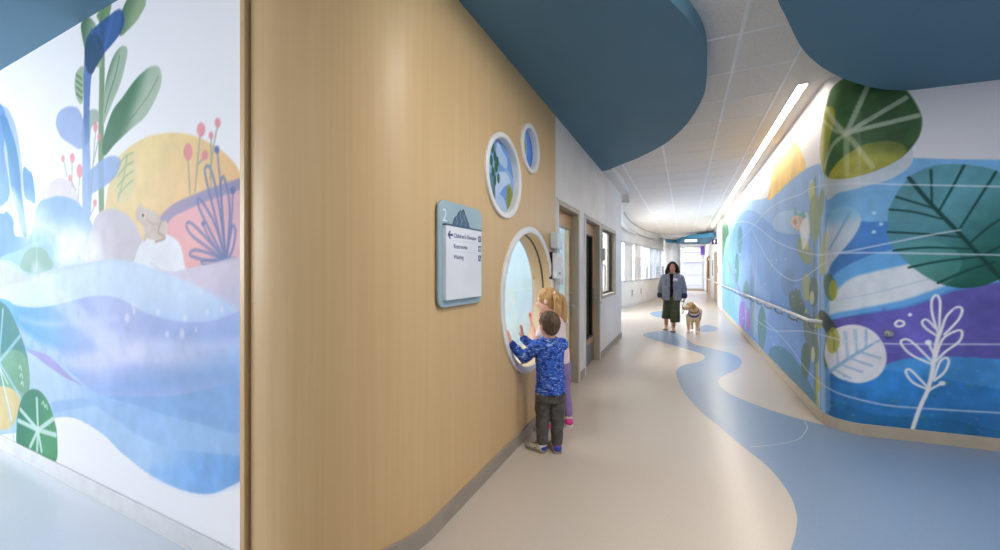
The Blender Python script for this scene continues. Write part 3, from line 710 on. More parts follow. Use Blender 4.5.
# ------------------------------------------------------------------ wood wall: flat part with three round openings, rounded end
SOFF = 3.02
BIG, P1, P2 = ((3.19, 1.165), .625), ((2.638, 2.112), .312), ((3.18, 2.465), .212)
w = MB()
yj = 1.75
w.prism([(yj, 0), (3.935, 0), (3.935, SOFF), (yj, SOFF)], 'x', XL - .15, XL,
        holes=[list(reversed(circle(BIG[0], BIG[1] - .03, 96))), list(reversed(circle(P1[0], P1[1] - .02, 64))), list(reversed(circle(P2[0], P2[1] - .02, 48)))])
arcp = [(XL, yj)] + [(-1.79 + .576 * math.cos(math.radians(-a)), yj + .61 * math.sin(math.radians(-a))) for a in range(3, 91, 3)]
arcp += [(-1.80, yj - .61)]
w.strip(arcp, 0, SOFF, .12, -1)
ww = w.build('wall_left_wood', M['wood'], smooth=True)
tag(ww, 'honey maple panelled wall with rounded end', kind='structure')
t = MB().box(-1.845, -1.812, YM - .022, YM + .12, 0, SOFF).build('trim_1', M['wood_trim'], bevel=.002)
tag(t, 'maple edge strip between mural and wood wall', kind='structure')
MB().box(-1.813, -1.80, YM + .02, YM + .1, 0, SOFF).build('trim_2', M['dark'])['kind'] = 'structure'  # black filler in the gap, standing in for its shadow

# baseboards
b = MB(); path = [(XL + .0, 3.94), (XL, 1.78)] + arcp[1:]
b.strip(path, 0, .1, .012, 1)
tag(b.build('baseboard_wood', M['base_taupe'], bevel=.002), 'taupe vinyl base of the wood wall', kind='structure')
b = MB(); b.box(-6.3, -1.846, YM - .012, YM, 0, .1); b.box(-6.3, -1.846, YM - .016, YM, .0, .012)
tag(b.build('baseboard_left', M['base_white'], bevel=.003), 'white vinyl base below the left mural', kind='structure')
b = MB(); b.strip([RP[0]] + RP[::6] + [RP[-1]], 0, .1, .014, -1)
tag(b.build('baseboard_right', M['base_beige'], bevel=.002), 'beige vinyl base below the right mural', kind='structure')

# ------------------------------------------------------------------ portholes (round recesses with a painted back) and the big round window
def ring(mb, c, ro, ri, x0, x1, seg=72):
    """round-edged ring lying on the wood wall"""
    mb.lathe([(ri, x0), (ri, x1 - .006), (ri + .006, x1), (ro - .006, x1), (ro, x1 - .006), (ro, x0), (ri, x0)], (0, c[0], c[1]), 'x', seg)
def disc_paint(c, r, fn, name, parent, x):
    nr, na = 40, 96; P = []
    us = np.linspace(-1, 1, 120); U, V = np.meshgrid(us * r, us * r, indexing='ij'); sh = U.shape
    # square grid mapped to a disc
    a, bq = U / r, V / r
    X = a * np.sqrt(np.maximum(0, 1 - bq * bq / 2)); Z = bq * np.sqrt(np.maximum(0, 1 - a * a / 2))
    U = (X * r).ravel(); V = (Z * r).ravel()
    p = Paint(U, V, (150, 186, 226), lambda x, y: (x * r, y * r)); fn(p)
    verts = np.stack([np.full_like(U, x), U + c[0], V + c[1]], 1)
    bk = MB().lathe([(0.001, x - .02), (r, x - .02), (r, x - .001), (0.001, x - .001)], (0, c[0], c[1]), 'x', 48)
    o = painted_mesh(name, verts, 120, 120, p.linear(), M['mural'], bk, M['white']); adopt(o, parent); return o
def art1(p):
    p.poly([(-1.1, .2), (-.4, .35), (.1, .1), (.5, .3), (1.1, .15), (1.1, 1.1), (-1.1, 1.1)], (112, 156, 214), .9)
    p.poly([(-.1, .9), (.15, .75), (.5, .55), (.45, .3), (.1, .35), (-.15, .5)], (188, 208, 232), .8)
    p.poly([(-1.1, -.2), (-.5, 0), (.2, -.05), (.9, -.4), (1.1, -1.1), (-1.1, -1.1)], (104, 152, 220), .9)
    p.poly([(-.2, -.1), (.1, .15), (.5, .18), (.72, 0), (.5, -.1), (.25, -.25), (.0, -.45), (-.25, -.5)], (196, 214, 236), .9)
    p.poly([(-.3, -.55), (.1, -.45), (.4, -.6), (.5, -.9), (.1, -1.1), (-.3, -1.0)], (190, 206, 230), .85)
    p.poly([(.5, -.15), (.72, -.12), (.86, -.35), (.84, -.7), (.6, -.85), (.45, -.6)], (148, 152, 72), .95)
    for k in range(4): p.line([(.66, -.2 - k * .14), (.56, -.32 - k * .14)], .004, (104, 112, 50), .8)
    p.line([(-.36, -.9), (-.29, -.3), (-.24, .2), (-.32, .75)], .008, (70, 104, 70), .9)
    for (x, y) in ((-.66, .62), (-.5, .45), (-.7, .3), (-.42, .2), (-.62, .05), (-.36, .36), (-.3, -.05), (-.74, .8), (-.5, -.15)): p.ell((x + .26, y), .075, .13, (52, 92, 60), .95)
    for k in range(6): p.line([(-.69 + k * .08, -.05), (-.54 + k * .06, -.5), (-.36, -.9)], .006, (64, 104, 84), .7)
def art2(p):
    p.poly([(-.1, 1.1), (.1, .4), (.15, -.2), (.0, -.8), (.2, -1.1), (1.1, -1.1), (1.1, 1.1)], (96, 140, 214), .95)
    p.poly([(.35, .7), (.6, .3), (.62, -.3), (.4, -.8), (.7, -.6), (.85, 0), (.7, .6)], (70, 116, 196), .8)
    p.poly([(-.75, .55), (-.35, .7), (-.02, .35), (.0, -.1), (-.2, -.5), (-.6, -.55), (-.85, -.1)], (146, 148, 84), .95, tex=.3)
    for k in range(5): p.line([(-.5, .45 - k * .18), (-.2, .5 - k * .2)], .004, (104, 108, 60), .8)
    p.line([(-.5, .55), (-.45, 0), (-.4, -.5)], .004, (104, 108, 60), .8)
for (c, r), fn, nm, lb in ((P1, art1, 'porthole', 'larger round porthole with white ring and leafy blue painting'), (P2, art2, 'porthole', 'smaller round porthole high beside the white wall')):
    root = thing(nm, (XL, c[0], c[1]), lb, 'porthole')
    m = MB(); ring(m, c, r, r - .04, XL + .0005, XL + .022); m.build('frame', M['ring_white'], root, smooth=True)
    m = MB(); m.lathe([(r - .022, XL + .012), (r - .022, XL - .045), (r - .042, XL - .045), (r - .042, XL + .012), (r - .022, XL + .012)], (0, c[0], c[1]), 'x', 64)
    m.build('liner', M['ring_white'], root, smooth=True)
    disc_paint(c, r - .0205, fn, 'painted_panel', root, XL - .035)
c, r = BIG
root = thing('window_1', (XL, c[0], c[1]), 'large round window in the wood wall', None, kind='structure')
m = MB(); ring(m, c, r, r - .055, XL + .0005, XL + .022, 96); m.build('frame', M['ring_white'], root, smooth=True)
m = MB(); m.lathe([(r - .032, XL + .012), (r - .032, XL - .19), (r - .056, XL - .19), (r - .056, XL + .012), (r - .032, XL + .012)], (0, c[0], c[1]), 'x', 96); m.build('reveal', M['reveal'], root, smooth=True)
m = MB(); m.lathe([(r - .054, XL - .066), (r - .054, XL - .08), (r - .060, XL - .08), (r - .060, XL - .066), (r - .054, XL - .066)], (0, c[0], c[1]), 'x', 96); m.build('gasket', M['dark'], root, smooth=True)
m = MB(); m.lathe([(.001, XL - .069), (r - .056, XL - .069), (r - .056, XL - .077), (.001, XL - .077)], (0, c[0], c[1]), 'x', 96); m.build('pane', M['glass'], root)

# ------------------------------------------------------------------ white wall with two doorways and a window
D1, D2, WN = (3.985, 4.915), (5.245, 6.265), (6.43, 7.83)
DH, WZ0, WZ1, TOPZ = 2.165, .945, 2.165, 3.15
w = MB()
def seg(y0, y1, z0, z1): w.box(XL - .15, XL, y0, y1, z0, z1)
seg(3.935, D1[0], 0, SOFF); seg(D1[0], D1[1], DH, SOFF); seg(D1[1], D2[0], 0, SOFF); seg(D2[0], D2[1], DH, SOFF)
seg(D2[1], WN[0], 0, TOPZ - .13); seg(WN[0], WN[1], 0, WZ0); seg(WN[0], WN[1], WZ1, TOPZ - .13); seg(WN[1], 8.627, 0, TOPZ - .13)
w.box(-5.0, XL - .15, 8.477, 8.627, 0, TOPZ)
tag(w.build('wall_left_white', M['wall_white']), 'white corridor wall with two doors and a window', kind='structure')
b = MB()
for y0, y1 in ((D1[1] + .0, D2[0]), (D2[1], 8.627)): b.box(XL, XL + .012, y0 + .002, y1 - .002, 0, .1)
tag(b.build('baseboard_white', M['base_taupe'], bevel=.002), 'taupe vinyl base of the white wall', kind='structure')
tr = MB(); tr.box(XL - .15, XL + .16, 6.45, 8.72, TOPZ - .13, TOPZ - .002)
tag(tr.build('trim_3', M['wall_white'], bevel=.006), 'boxed bulkhead along the top of the white wall', kind='structure')

def door(name, y0, y1, label, dark, leaf_mat):
    root = thing(name, (XL, (y0 + y1) / 2, 0), label, None, kind='structure')
    m = MB(); j = .055
    for a, b2 in ((y0, y0 + j), (y1 - j, y1)): m.box(XL - .152, XL + .012, a, b2, 0, DH)
    m.box(XL - .152, XL + .012, y0 + j, y1 - j, DH - j, DH)
    for a, b2 in ((y0 + j, y0 + j + .015), (y1 - j - .015, y1 - j)): m.box(XL - .152, XL - .125, a, b2, 0, DH - j)
    m.build('frame', M['taupe'], root, bevel=.003)
    m = MB()
    for a, b2 in ((y0 - .012, y0 + .006), (y1 - .006, y1 + .012)): m.box(XL - .002, XL + .018, a, b2, 0, DH + .012)
    m.box(XL - .002, XL + .018, y0 - .012, y1 + .012, DH - .004, DH + .012)
    m.build('casing', M['ring_white'], root, bevel=.003)
    a, b2 = y0 + j + .003, y1 - j - .003; x0, x1 = XL - .122, XL - .08; top = DH - j - .004
    lz0, lz1, st = .40, 1.93, .12
    m = MB(); m.prism([(a, .012), (b2, .012), (b2, top), (a, top)], 'x', x0, x1, holes=[[(a + st, lz0), (a + st, lz1), (b2 - st, lz1), (b2 - st, lz0)]])
    leaf = m.build('door_leaf', leaf_mat, root, bevel=.002)
    m = MB()
    for (u0, u1, v0, v1) in ((a + st - .012, a + st + .012, lz0 - .012, lz1 + .012), (b2 - st - .012, b2 - st + .012, lz0 - .012, lz1 + .012)): m.box(x0 - .006, x1 + .008, u0, u1, v0, v1)
    for (v0, v1) in ((lz0 - .012, lz0 + .012), (lz1 - .012, lz1 + .012)): m.box(x0 - .006, x1 + .008, a + st + .012, b2 - st - .012, v0, v1)
    m.build('glazing_bead', M['taupe'] if not dark else M['dark'], leaf, bevel=.002)
    MB().box(x0 + .016, x0 + .022, a + st, b2 - st, lz0, lz1).build('pane', M['glass_dark'] if dark else M['glass'], leaf)
    MB().box(x1, x1 + .003, a + .01, b2 - .01, .015, .30).build('kick_plate', M['kick'], leaf)
    m = MB(); hy = b2 - .06; hz = .98
    m.prism(rrect(hy - .025, hy + .025, hz - .11, hz + .11, .02), 'x', x1, x1 + .008)
    m.tube([(x1, hy, hz), (x1 + .055, hy, hz), (x1 + .06, hy - .02, hz), (x1 + .06, hy - .12, hz)], .010, 10)
    m.lathe([(.016, x1), (.016, x1 + .02), (.012, x1 + .022)], (0, hy, hz + .16), 'x', 16)
    m.build('lever_handle', M['steel'], leaf, smooth=True)
    return root
d1 = door('door_1', D1[0], D1[1], 'maple door with a tall glass pane next to the wood wall', False, M['door_wood'])
d2 = door('door_2', D2[0], D2[1], 'maple door with dark glass and lever handle', True, M['door_wood'])
# notice taped to the glass of the first door
root = thing('paper_notice', (XL - .075, 4.30, 1.33), 'white paper notice taped inside the glass of the nearer door', 'notice')
MB().box(XL - .0995, XL - .0985, 4.31, 4.545, 1.24, 1.50).build('sheet', M['paper'], root)
MB().box(XL - .0995, XL - .0985, 4.36, 4.42, 1.501, 1.545).build('tab', M['paper_yellow'], root)

root = thing('window_2', (XL, 7.13, WZ0), 'corridor window with dark frame in the white wall', None, kind='structure')
m = MB(); j = .05
for a, b2 in ((WN[0], WN[0] + j), (WN[1] - j, WN[1])): m.box(XL - .152, XL + .012, a, b2, WZ0, WZ1)
for a, b2 in ((WZ0, WZ0 + j), (WZ1 - j, WZ1)): m.box(XL - .152, XL + .012, WN[0] + j, WN[1] - j, a, b2)
m.build('frame', M['taupe'], root, bevel=.003)
m = MB(); k = .03
for a, b2 in ((WN[0] + j, WN[0] + j + k), (WN[1] - j - k, WN[1] - j)): m.box(XL - .11, XL - .06, a, b2, WZ0 + j, WZ1 - j)
for a, b2 in ((WZ0 + j, WZ0 + j + k), (WZ1 - j - k, WZ1 - j)): m.box(XL - .11, XL - .06, WN[0] + j + k, WN[1] - j - k, a, b2)
m.build('sash', M['dark'], root, bevel=.002)
MB().box(XL - .09, XL - .083, WN[0] + j + k, WN[1] - j - k, WZ0 + j + k, WZ1 - j - k).build('pane', M['glass'], root)

# rooms behind the left walls
M['room_blue'] = mat('pale_blue_room_paint', (204, 226, 234), .6, .3, scale=2)
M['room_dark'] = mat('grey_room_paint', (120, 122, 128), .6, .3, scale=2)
w = MB()
w.box(-3.95, -3.8, 1.27, 5.1, 0, 2.95); w.box(-3.8, XL - .15, 5.0, 5.1, 0, 2.95); w.box(-3.8, -1.85, 1.262, 1.30, 0, 2.95)
tag(w.build('wall_playroom', M['room_blue']), 'pale blue playroom walls behind the round window', kind='structure')
tag(MB().box(-3.8, -3.775, 1.3, 5.0, .86, .94).build('trim_4', M['white'], bevel=.003), 'white rail on the playroom wall', kind='structure')  # added strip, stands in for the handrail's reflection in the round pane
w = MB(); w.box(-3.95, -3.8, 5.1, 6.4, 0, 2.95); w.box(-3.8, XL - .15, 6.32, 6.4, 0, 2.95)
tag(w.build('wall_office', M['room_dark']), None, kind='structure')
w = MB(); w.box(-3.95, -3.8, 6.4, 8.48, 0, 2.95)
tag(w.build('wall_bright_room', M['wall_white']), None, kind='structure')
w = MB(); w.prism([(-3.95, 1.27), (-1.9, 1.27), (-1.45, 1.95), (XL - .15, 1.95), (XL - .15, 8.48), (-3.95, 8.48)], 'z', 2.95, 3.0)
tag(w.build('ceiling_rooms', M['white']), None, kind='structure')

# ------------------------------------------------------------------ ceilings
TZ = 3.15
edge = crom([(-1.05, 8.72), (-1.2, 9.3), (-1.425, 10.53), (-1.65, 12.4), (-1.73, 15.17), (-1.54, 18.2), (-1.12, 20.5)], 6, False)
def left_x(y):
    if y <= 8.72: return XL
    for a, b2 in zip(edge, edge[1:]):
        if a[1] <= y <= b2[1]: return a[0] + (b2[0] - a[0]) * (y - a[1]) / (b2[1] - a[1])
    return edge[-1][0]
c = MB(); XS = .82; Y0, Y1 = -1.2, 20.7
tilepoly = [(XL, Y0), (XS, Y0), (XS, Y1), (edge[-1][0], Y1)] + list(reversed(edge)) + [(XL, 8.72)]
c.mi = 0; c.prism(tilepoly, 'z', TZ, TZ + .1)
c.mi = 1
for x in (-.925, -.275, .375):
    ys = [y / 10 for y in range(int(Y0 * 10), int(Y1 * 10)) if left_x(y / 10) < x]
    run = []
    for y in ys:
        if run and y - run[-1] > .15: c.box(x - .012, x + .012, run[0], run[-1], TZ - .006, TZ + .002); run = []
        run.append(y)
    if run: c.box(x - .012, x + .012, run[0], run[-1], TZ - .006, TZ + .002)
y = 3.35 - .62 * 7
while y < Y1:
    xl = left_x(y); xs = [xl] + [x for x in (-.925, -.275, .375) if x > xl + .02] + [XS]
    for a, b2 in zip(xs, xs[1:]): c.box(a + .012, b2 - .012, y - .008, y + .008, TZ - .005, TZ + .002)
    y += .62
c.box(XS - .012, XS + .012, Y0, Y1, TZ - .008, TZ + .002)
tag(c.build('ceiling', [M['tile'], M['tbar']]), 'white acoustic tile ceiling with thin metal grid', kind='structure')
LX0, LX1, LY0, LY1 = .96, 1.035, 4.50, 17.75
g = MB()
g.box(XS + .012, LX0 - .012, Y0, Y1, TZ - .004, TZ + .1); g.box(LX1 + .012, XR + .06, Y0, Y1, TZ - .004, TZ + .1)
g.box(LX0 - .012, LX1 + .012, Y0, LY0 - .012, TZ - .004, TZ + .1); g.box(LX0 - .012, LX1 + .012, LY1 + .012, Y1, TZ - .004, TZ + .1)
tag(g.build('ceiling_strip', M['gyp']), 'smooth white ceiling strip beside the right wall', kind='structure')
MB().box(XR - .01, XR + .0, 4.7, 15.4, TZ - .012, TZ - .004).build('trim_5', M['white'])['kind'] = 'structure'
root = thing('linear_ceiling_light', ((LX0 + LX1) / 2, 11, TZ), 'long glowing strip light recessed in the ceiling beside the right wall', 'ceiling light')
m = MB()
for a, b2 in ((LX0 - .012, LX0), (LX1, LX1 + .012)): m.box(a, b2, LY0, LY1, TZ - .008, TZ + .05)
for a, b2 in ((LY0 - .012, LY0), (LY1, LY1 + .012)): m.box(LX0 - .012, LX1 + .012, a, b2, TZ - .008, TZ + .05)
m.build('frame', M['white'], root)
MB().box(LX0, LX1, LY0, LY1, TZ + .0, TZ + .02).build('diffuser', M['light'], root)

# blue cloud soffits
sc = [(-.24, 2.1), (-.078, 2.535), (.02, 2.776), (.118, 3.101), (.156, 3.397), (.168, 3.773), (.150, 4.137), (.053, 4.659), (-.08, 5.08), (-.25, 5.446), (-.57, 5.887), (-.9, 6.22), (XL, 6.533)]
soff = crom([(-.95, .2), (-.72, 1.1), (-.45, 1.68)] + sc, 6, False) + [(XL - .1, 6.54), (-1.3, 4.0), (-1.3, 1.9), (-1.9, 1.25), (-9.2, 1.25), (-9.2, -1.5), (-3.2, -1.5), (-1.6, -.9)]
m = MB(); m.prism(soff, 'z', SOFF, TZ + .12)
tag(m.build('ceiling_soffit_left', M['blue_ceiling']), 'slate blue dropped ceiling curving out from the wood wall', kind='structure')
rc = [(.466, 2.607), (.531, 2.778), (.691, 3.192), (.824, 3.46), (.99, 3.724), (1.18, 3.969), (1.455, 4.25), (1.70, 4.392)]
rsoff = crom([(1.0, .75), (.52, 1.25), (.36, 1.9), (.39, 2.32)] + rc, 6, False) + [(3.7, 4.575), (6, 4.6), (6, 0), (3, .1), (1.8, .35)]
m = MB(); m.prism(rsoff, 'z', 2.906, TZ + .12)
tag(m.build('ceiling_soffit_right', M['blue_ceiling']), 'dark slate blue dropped ceiling over the right mural', kind='structure')

# header ring round the open atrium side and ceilings beyond
inner = [(p[0] - .02, p[1]) for p in edge]
m = MB(); m.strip(inner, 2.86, TZ + .1, .14, 1)
tag(m.build('trim_6', M['wall_white'], smooth=True), 'curved white header where the corridor ceiling ends', kind='structure')
m = MB(); m.strip(offset(inner, -.012), TZ - .02, TZ + .05, .02, 1)
tag(m.build('trim_7', M['taupe'], smooth=True), None, kind='structure')
m = MB(); m.strip(offset(inner, -.008), 2.85, 2.885, .15, 1)
tag(m.build('trim_8', M['alu'], smooth=True), None, kind='structure')
m = MB(); m.box(-9.5, -1.0, 8.65, 31, 3.17, 3.3); m.box(-1.0, 1.4, 20.7, 31, 3.02, 3.17); m.box(-1.12, XS + .35, 20.62, 20.72, 2.98, TZ + .05)
tag(m.build('ceiling_far', M['white']), 'white ceiling of the far lobby', kind='structure')
tp = [on_z(x, y, 2.86)[:2] for x, y in [(676, 242.5), (683, 240), (692, 238.4), (702, 237.6)]]
m = MB(); m.prism(crom([(-.9, 22.3)] + tp + [(1.23, 19.6), (1.235, 24.5), (.5, 24.9), (-.4, 24.2)], 6), 'z', 2.86, 3.02)
tag(m.build('ceiling_soffit_far', M['teal_ceiling']), 'bright blue dropped ceiling at the far end of the corridor', kind='structure')
root = thing('ceiling_panel_light', (.28, 21.6, 2.86), 'small white panel light under the far bright blue ceiling', 'ceiling light')
m = MB(); LZ = 2.86
for a in ((.0, .03, 20.9, 22.3), (.54, .57, 20.9, 22.3)): m.box(a[0], a[1], a[2], a[3], LZ - .015, LZ)
for a in ((.03, .54, 20.9, 20.93), (.03, .54, 22.27, 22.3)): m.box(a[0], a[1], a[2], a[3], LZ - .015, LZ)
m.build('frame', M['white'], root); MB().box(.03, .54, 20.93, 22.27, LZ - .008, LZ).build('diffuser', M['panel_light'], root)
# ------------------------------------------------------------------ far part of the corridor
XF = 1.24
D3, D4 = (18.7, 20.35), (23.9, 27.2)
w = MB()
w.box(XR, XF + .14, 15.42, 17.3, 0, 3.15); w.box(XF, XF + .14, 17.3, D3[0], 0, 3.15); w.box(XF, XF + .14, D3[0], D3[1], 2.2, 3.15); w.box(XF, XF + .14, D3[1], D4[0], 0, 3.15)
w.box(XF, XF + .14, D4[0], D4[1], 2.2, 3.15); w.box(XF, XF + .14, D4[1], 30, 0, 3.15)
tag(w.build('wall_right_far', M['wall_white']), 'white far part of the right corridor wall', kind='structure')
m = MB(); m.box(XR - .012, XR + .14, 15.38, 15.46, 0, 3.15)
tag(m.build('trim_9', M['ring_white'], bevel=.006), 'white corner guard where the mural ends', kind='structure')
b = MB()
b.box(XR - .012, XR, 15.46, 17.3, 0, .1)
for a, b2 in ((17.3, D3[0]), (D3[1], D4[0]), (D4[1], 30)): b.box(XF - .012, XF, a, b2, 0, .1)
tag(b.build('baseboard_far', M['base_white']), None, kind='structure')
def door_far(name, y0, y1, label, leaves):
    root = thing(name, (XF, (y0 + y1) / 2, 0), label, None, kind='structure'); j = .07
    m = MB()
    for a, b2 in ((y0, y0 + j), (y1 - j, y1)): m.box(XF - .02, XF + .12, a, b2, 0, 2.2)
    m.box(XF - .02, XF + .12, y0 + j, y1 - j, 2.2 - j, 2.2); m.build('frame', M['taupe'], root, bevel=.004)
    wd = (y1 - y0 - 2 * j) / leaves
    for k in range(leaves):
        a, b2 = y0 + j + k * wd + .003, y0 + j + (k + 1) * wd - .003
        m = MB(); m.prism([(a, .01), (b2, .01), (b2, 2.125), (a, 2.125)], 'x', XF + .05, XF + .09, holes=[[(a + .14, .9), (a + .14, 1.95), (b2 - .14, 1.95), (b2 - .14, .9)]])
        leaf = m.build('door_leaf', M['door_wood'], root)
        MB().box(XF + .065, XF + .072, a + .14, b2 - .14, .9, 1.95).build('pane', M['glass_dark'], leaf)
        MB().tube([(XF + .05, a + .09, 1.0), (XF - .01, a + .09, 1.0), (XF - .012, a + .2, 1.0)], .011, 8).build('lever_handle', M['steel'], leaf, smooth=True)
door_far('door_3', D3[0], D3[1], 'taupe framed door just past the mural', 1)
door_far('door_4', D4[0], D4[1], 'taupe framed double door near the end window', 2)
MB().box(XF + .14, XF + 2.5, 17.3, 30, 2.9, 3.0).build('ceiling_rooms_right', M['white'])['kind'] = 'structure'
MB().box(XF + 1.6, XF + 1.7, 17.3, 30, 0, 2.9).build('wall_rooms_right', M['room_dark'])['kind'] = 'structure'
# posters beside the far doors
r = thing('poster', (XF, 21.3, 1.5), 'tall green and white poster on the far white wall between the two doors', 'poster')
MB().box(XF - .012, XF - .0005, 21.0, 21.9, 1.05, 1.95).build('board', M['paper'], r)
M['poster_green'] = mat('poster_green', (96, 150, 104), .6, .3, c2=(60, 116, 84), scale=6)
M['poster_blue'] = mat('poster_blue', (66, 82, 168), .6, .3, c2=(52, 66, 150), scale=6)
MB().box(XF - .014, XF - .012, 21.06, 21.84, 1.12, 1.88).build('print', M['poster_green'], r)
r = thing('notice_board', (XF, 18.2, 1.5), 'small blue notice beside the far door frame where the mural ends', 'notice')
MB().box(XF - .014, XF, 17.95, 18.5, 1.22, 1.62).build('board', M['plastic_white'], r)
MB().box(XF - .017, XF - .014, 18.0, 18.45, 1.27, 1.57).build('print', M['poster_blue'], r)

# restroom blade sign on the far right wall
M['plum'] = mat('plum_sign', (60, 34, 84), .4, .4, scale=4)
BY, BX, BZ = 16.2, .985, 2.437
r = thing('restroom_blade_sign', (XR, BY, BZ), 'dark plum blade sign with white figure high on the right wall past the mural', 'sign')
MB().box(BX - .088, BX + .085, BY, BY + .02, BZ - .1, BZ + .1).build('panel', M['plum'], r, bevel=.004)
m = MB(); q = .62
m.lathe([(.001, BY - .005), (.028 * q, BY - .005), (.028 * q, BY), (.001, BY)], (BX, 0, BZ + .088 * q), 'y', 16)
m.prism([(BX + a * q, BZ + b2 * q) for a, b2 in ((-.045, .052), (.045, .052), (.045, -.02), (.025, -.02), (.025, -.105), (-.025, -.105), (-.025, -.02), (-.045, -.02))], 'y', BY - .005, BY)
m.build('figure', M['paper'], r)
MB().box(BX + .085, XR, BY - .006, BY + .026, BZ - .11, BZ + .11).build('bracket', M['alu'], r)

# purple hanging banner by the end window
M['purple'] = mat('purple_banner', (122, 92, 196), .6, .3, scale=3)
r = thing('purple_banner', (1.05, 29.6, 2.95), 'purple hanging banner beside the end window', 'banner')
MB().box(.98, 1.22, 29.58, 29.6, 2.4, 3.0).build('cloth', M['purple'], r)
MB().tube([(.95, 29.59, 3.0), (1.24, 29.59, 3.0)], .012, 8).build('rod', M['alu'], r, smooth=True)

# curved low wall, glazing, column, end window
low = crom([(-7.5, 10.6), (-5.2, 11.6), (-3.4, 13.0), (-2.45, 14.3), (-2.09, 15.1), (-1.78, 17.0), (-1.5, 19.3), (-1.2, 21.9), (-1.02, 23.4)], 6, False)
low = [(-7.5, 10.6)] + low[1:]
m = MB(); m.strip(low, 0, .9, .16, 1)
tag(m.build('wall_low_curved', M['wall_white'], smooth=True), 'low curved white wall below the atrium glazing', kind='structure')
m = MB(); m.strip(offset(low, -.02), .9, .94, .2, 1)
tag(m.build('trim_10', M['white'], smooth=True), 'white cap of the low curved wall', kind='structure')
m = MB(); m.strip(low, 0, .09, .012, -1); m.build('baseboard_low', M['base_white'])['kind'] = 'structure'
def along(path, d):
    s = 0
    for a, b2 in zip(path, path[1:]):
        l = math.hypot(b2[0] - a[0], b2[1] - a[1])
        if s + l >= d:
            t = (d - s) / l; return (a[0] + (b2[0] - a[0]) * t, a[1] + (b2[1] - a[1]) * t), ((b2[0] - a[0]) / l, (b2[1] - a[1]) / l)
        s += l
    return path[-1], (0, 1)
cl = offset(low, .09); LT = path_s(cl)[-1]
root = thing('window_3', (-2.0, 15.5, .94), 'curved glazing with thin mullions above the low wall', None, kind='structure')
HEAD = 2.5
m = MB()
d = 0.05
while d < LT:
    (x, y), (tx, ty) = along(cl, d)
    a = [(x + tx * u - ty * v, y + ty * u + tx * v) for u, v in ((-.022, -.045), (.022, -.045), (.022, .045), (-.022, .045))]
    m.prism(a, 'z', .94, HEAD); d += 1.5
m.build('mullions', M['mullion'], root)
m = MB(); m.strip(offset(cl, -.04), .94, .99, .08, 1); m.strip(offset(cl, -.04), HEAD - .06, HEAD, .08, 1); m.build('frame', M['alu'], root, smooth=True)
m = MB(); m.strip(cl, .99, HEAD - .06, .012, 1); m.build('pane', M['glass'], root, smooth=True)
m = MB(); m.strip(offset(cl, -.06), HEAD, 3.17, .14, 1); tag(m.build('wall_glazing_head', M['wall_white'], smooth=True), None, kind='structure')
for k, y in enumerate((16.2, 17.6)):
    i = min(range(len(low)), key=lambda q: abs(low[q][1] - y)); (x, yy) = low[i]
    tx, ty = low[i + 1][0] - x, low[i + 1][1] - yy; l = math.hypot(tx, ty); tx /= l; ty /= l
    r = thing('wall_outlet', (x, yy, .5), ('grey wall outlet plate on the low curved wall, nearer the white corridor wall', 'grey wall outlet plate on the low curved wall, nearer the woman')[k], 'outlet', 'outlets on the low curved wall')
    def plate(hw, hh, t0, t1, zc=.5):
        a = [(x + tx * u + ty * v, yy + ty * u - tx * v) for u, v in ((-hw, t0), (hw, t0), (hw, t1), (-hw, t1))]
        q = MB(); q.prism(a, 'z', zc - hh, zc + hh); return q
    plate(.07, .14, -.004, .012).build('plate', M['alu'], r); plate(.035, .03, .012, .016, .555).build('socket', M['dark'], r); plate(.035, .03, .012, .016, .445).build('socket', M['dark'], r)
m = MB(); m.lathe([(.42, 0), (.42, 3.17)], (-.63, 24.0, 0), 'z', 48)
tag(m.build('column', M['white'], smooth=True), 'round white column at the end of the low curved wall', kind='structure')
m = MB(); m.lathe([(.435, 0), (.435, .09), (.422, .09)], (-.63, 24.0, 0), 'z', 48); m.build('baseboard_column', M['base_white'], smooth=True)['kind'] = 'structure'
root = thing('window_4', (.4, 30, 0), 'tall end window of the corridor', None, kind='structure')
m = MB()
for x in (-2.6, -1.5, -.12, 1.14): m.box(x - .05, x + .05, 29.95, 30.05, .16, 2.95)
m.box(-2.6, 1.19, 29.95, 30.05, .10, .17); m.box(-2.6, 1.19, 29.95, 30.05, 2.9, 3.02); m.build('frame', M['alu'], root)
MB().box(-2.6, 1.14, 29.99, 30.0, .17, 2.9).build('pane', M['glass'], root)
m = MB(); m.box(-9.5, 1.4, 29.9, 30.1, 0, .10); m.box(-9.5, -2.65, 29.9, 30.1, 0, 3.17)
tag(m.build('wall_end', M['wall_white']), None, kind='structure')
MB().box(-2.6, 1.2, 29.6, 29.9, 0, .12).build('trim_11', M['base_taupe'], bevel=.01)['kind'] = 'structure'

# building across the street
M['facade'] = mat('facade_panels', (206, 200, 210), .7, .2, scale=.6)
M['facade_line'] = mat('facade_joint', (168, 162, 172), .7, .2)
M['facade_band'] = mat('facade_band', (222, 220, 222), .7, .2)
M['facade_glass'] = mat('facade_window', (128, 138, 142), .15, .5, c2=(96, 104, 104), scale=.4)
M['facade_tan'] = mat('facade_tan', (176, 160, 140), .5, .3, c2=(150, 140, 124), scale=.3)
FY = 64.0
r = thing('office_building', (-4, FY, -6), 'pale office building with window bands seen through the glazing', 'building')
m = MB(); m.box(-46, 26, FY, FY + 12, -8, 22); m.build('wall', M['facade'], r)
m = MB()
for z in (-2.4, -.9, 1.1 - .5, 3.9, 5.4, 7.0, 8.6): m.box(-46, 26, FY - .03, FY, z, z + .07)
m.build('panel_joints', M['facade_line'], r)
m = MB()
for z in (2.55, 6.2): m.box(-46, 26, FY - .25, FY, z, z + .4)
m.build('band', M['facade_band'], r)
k = 0
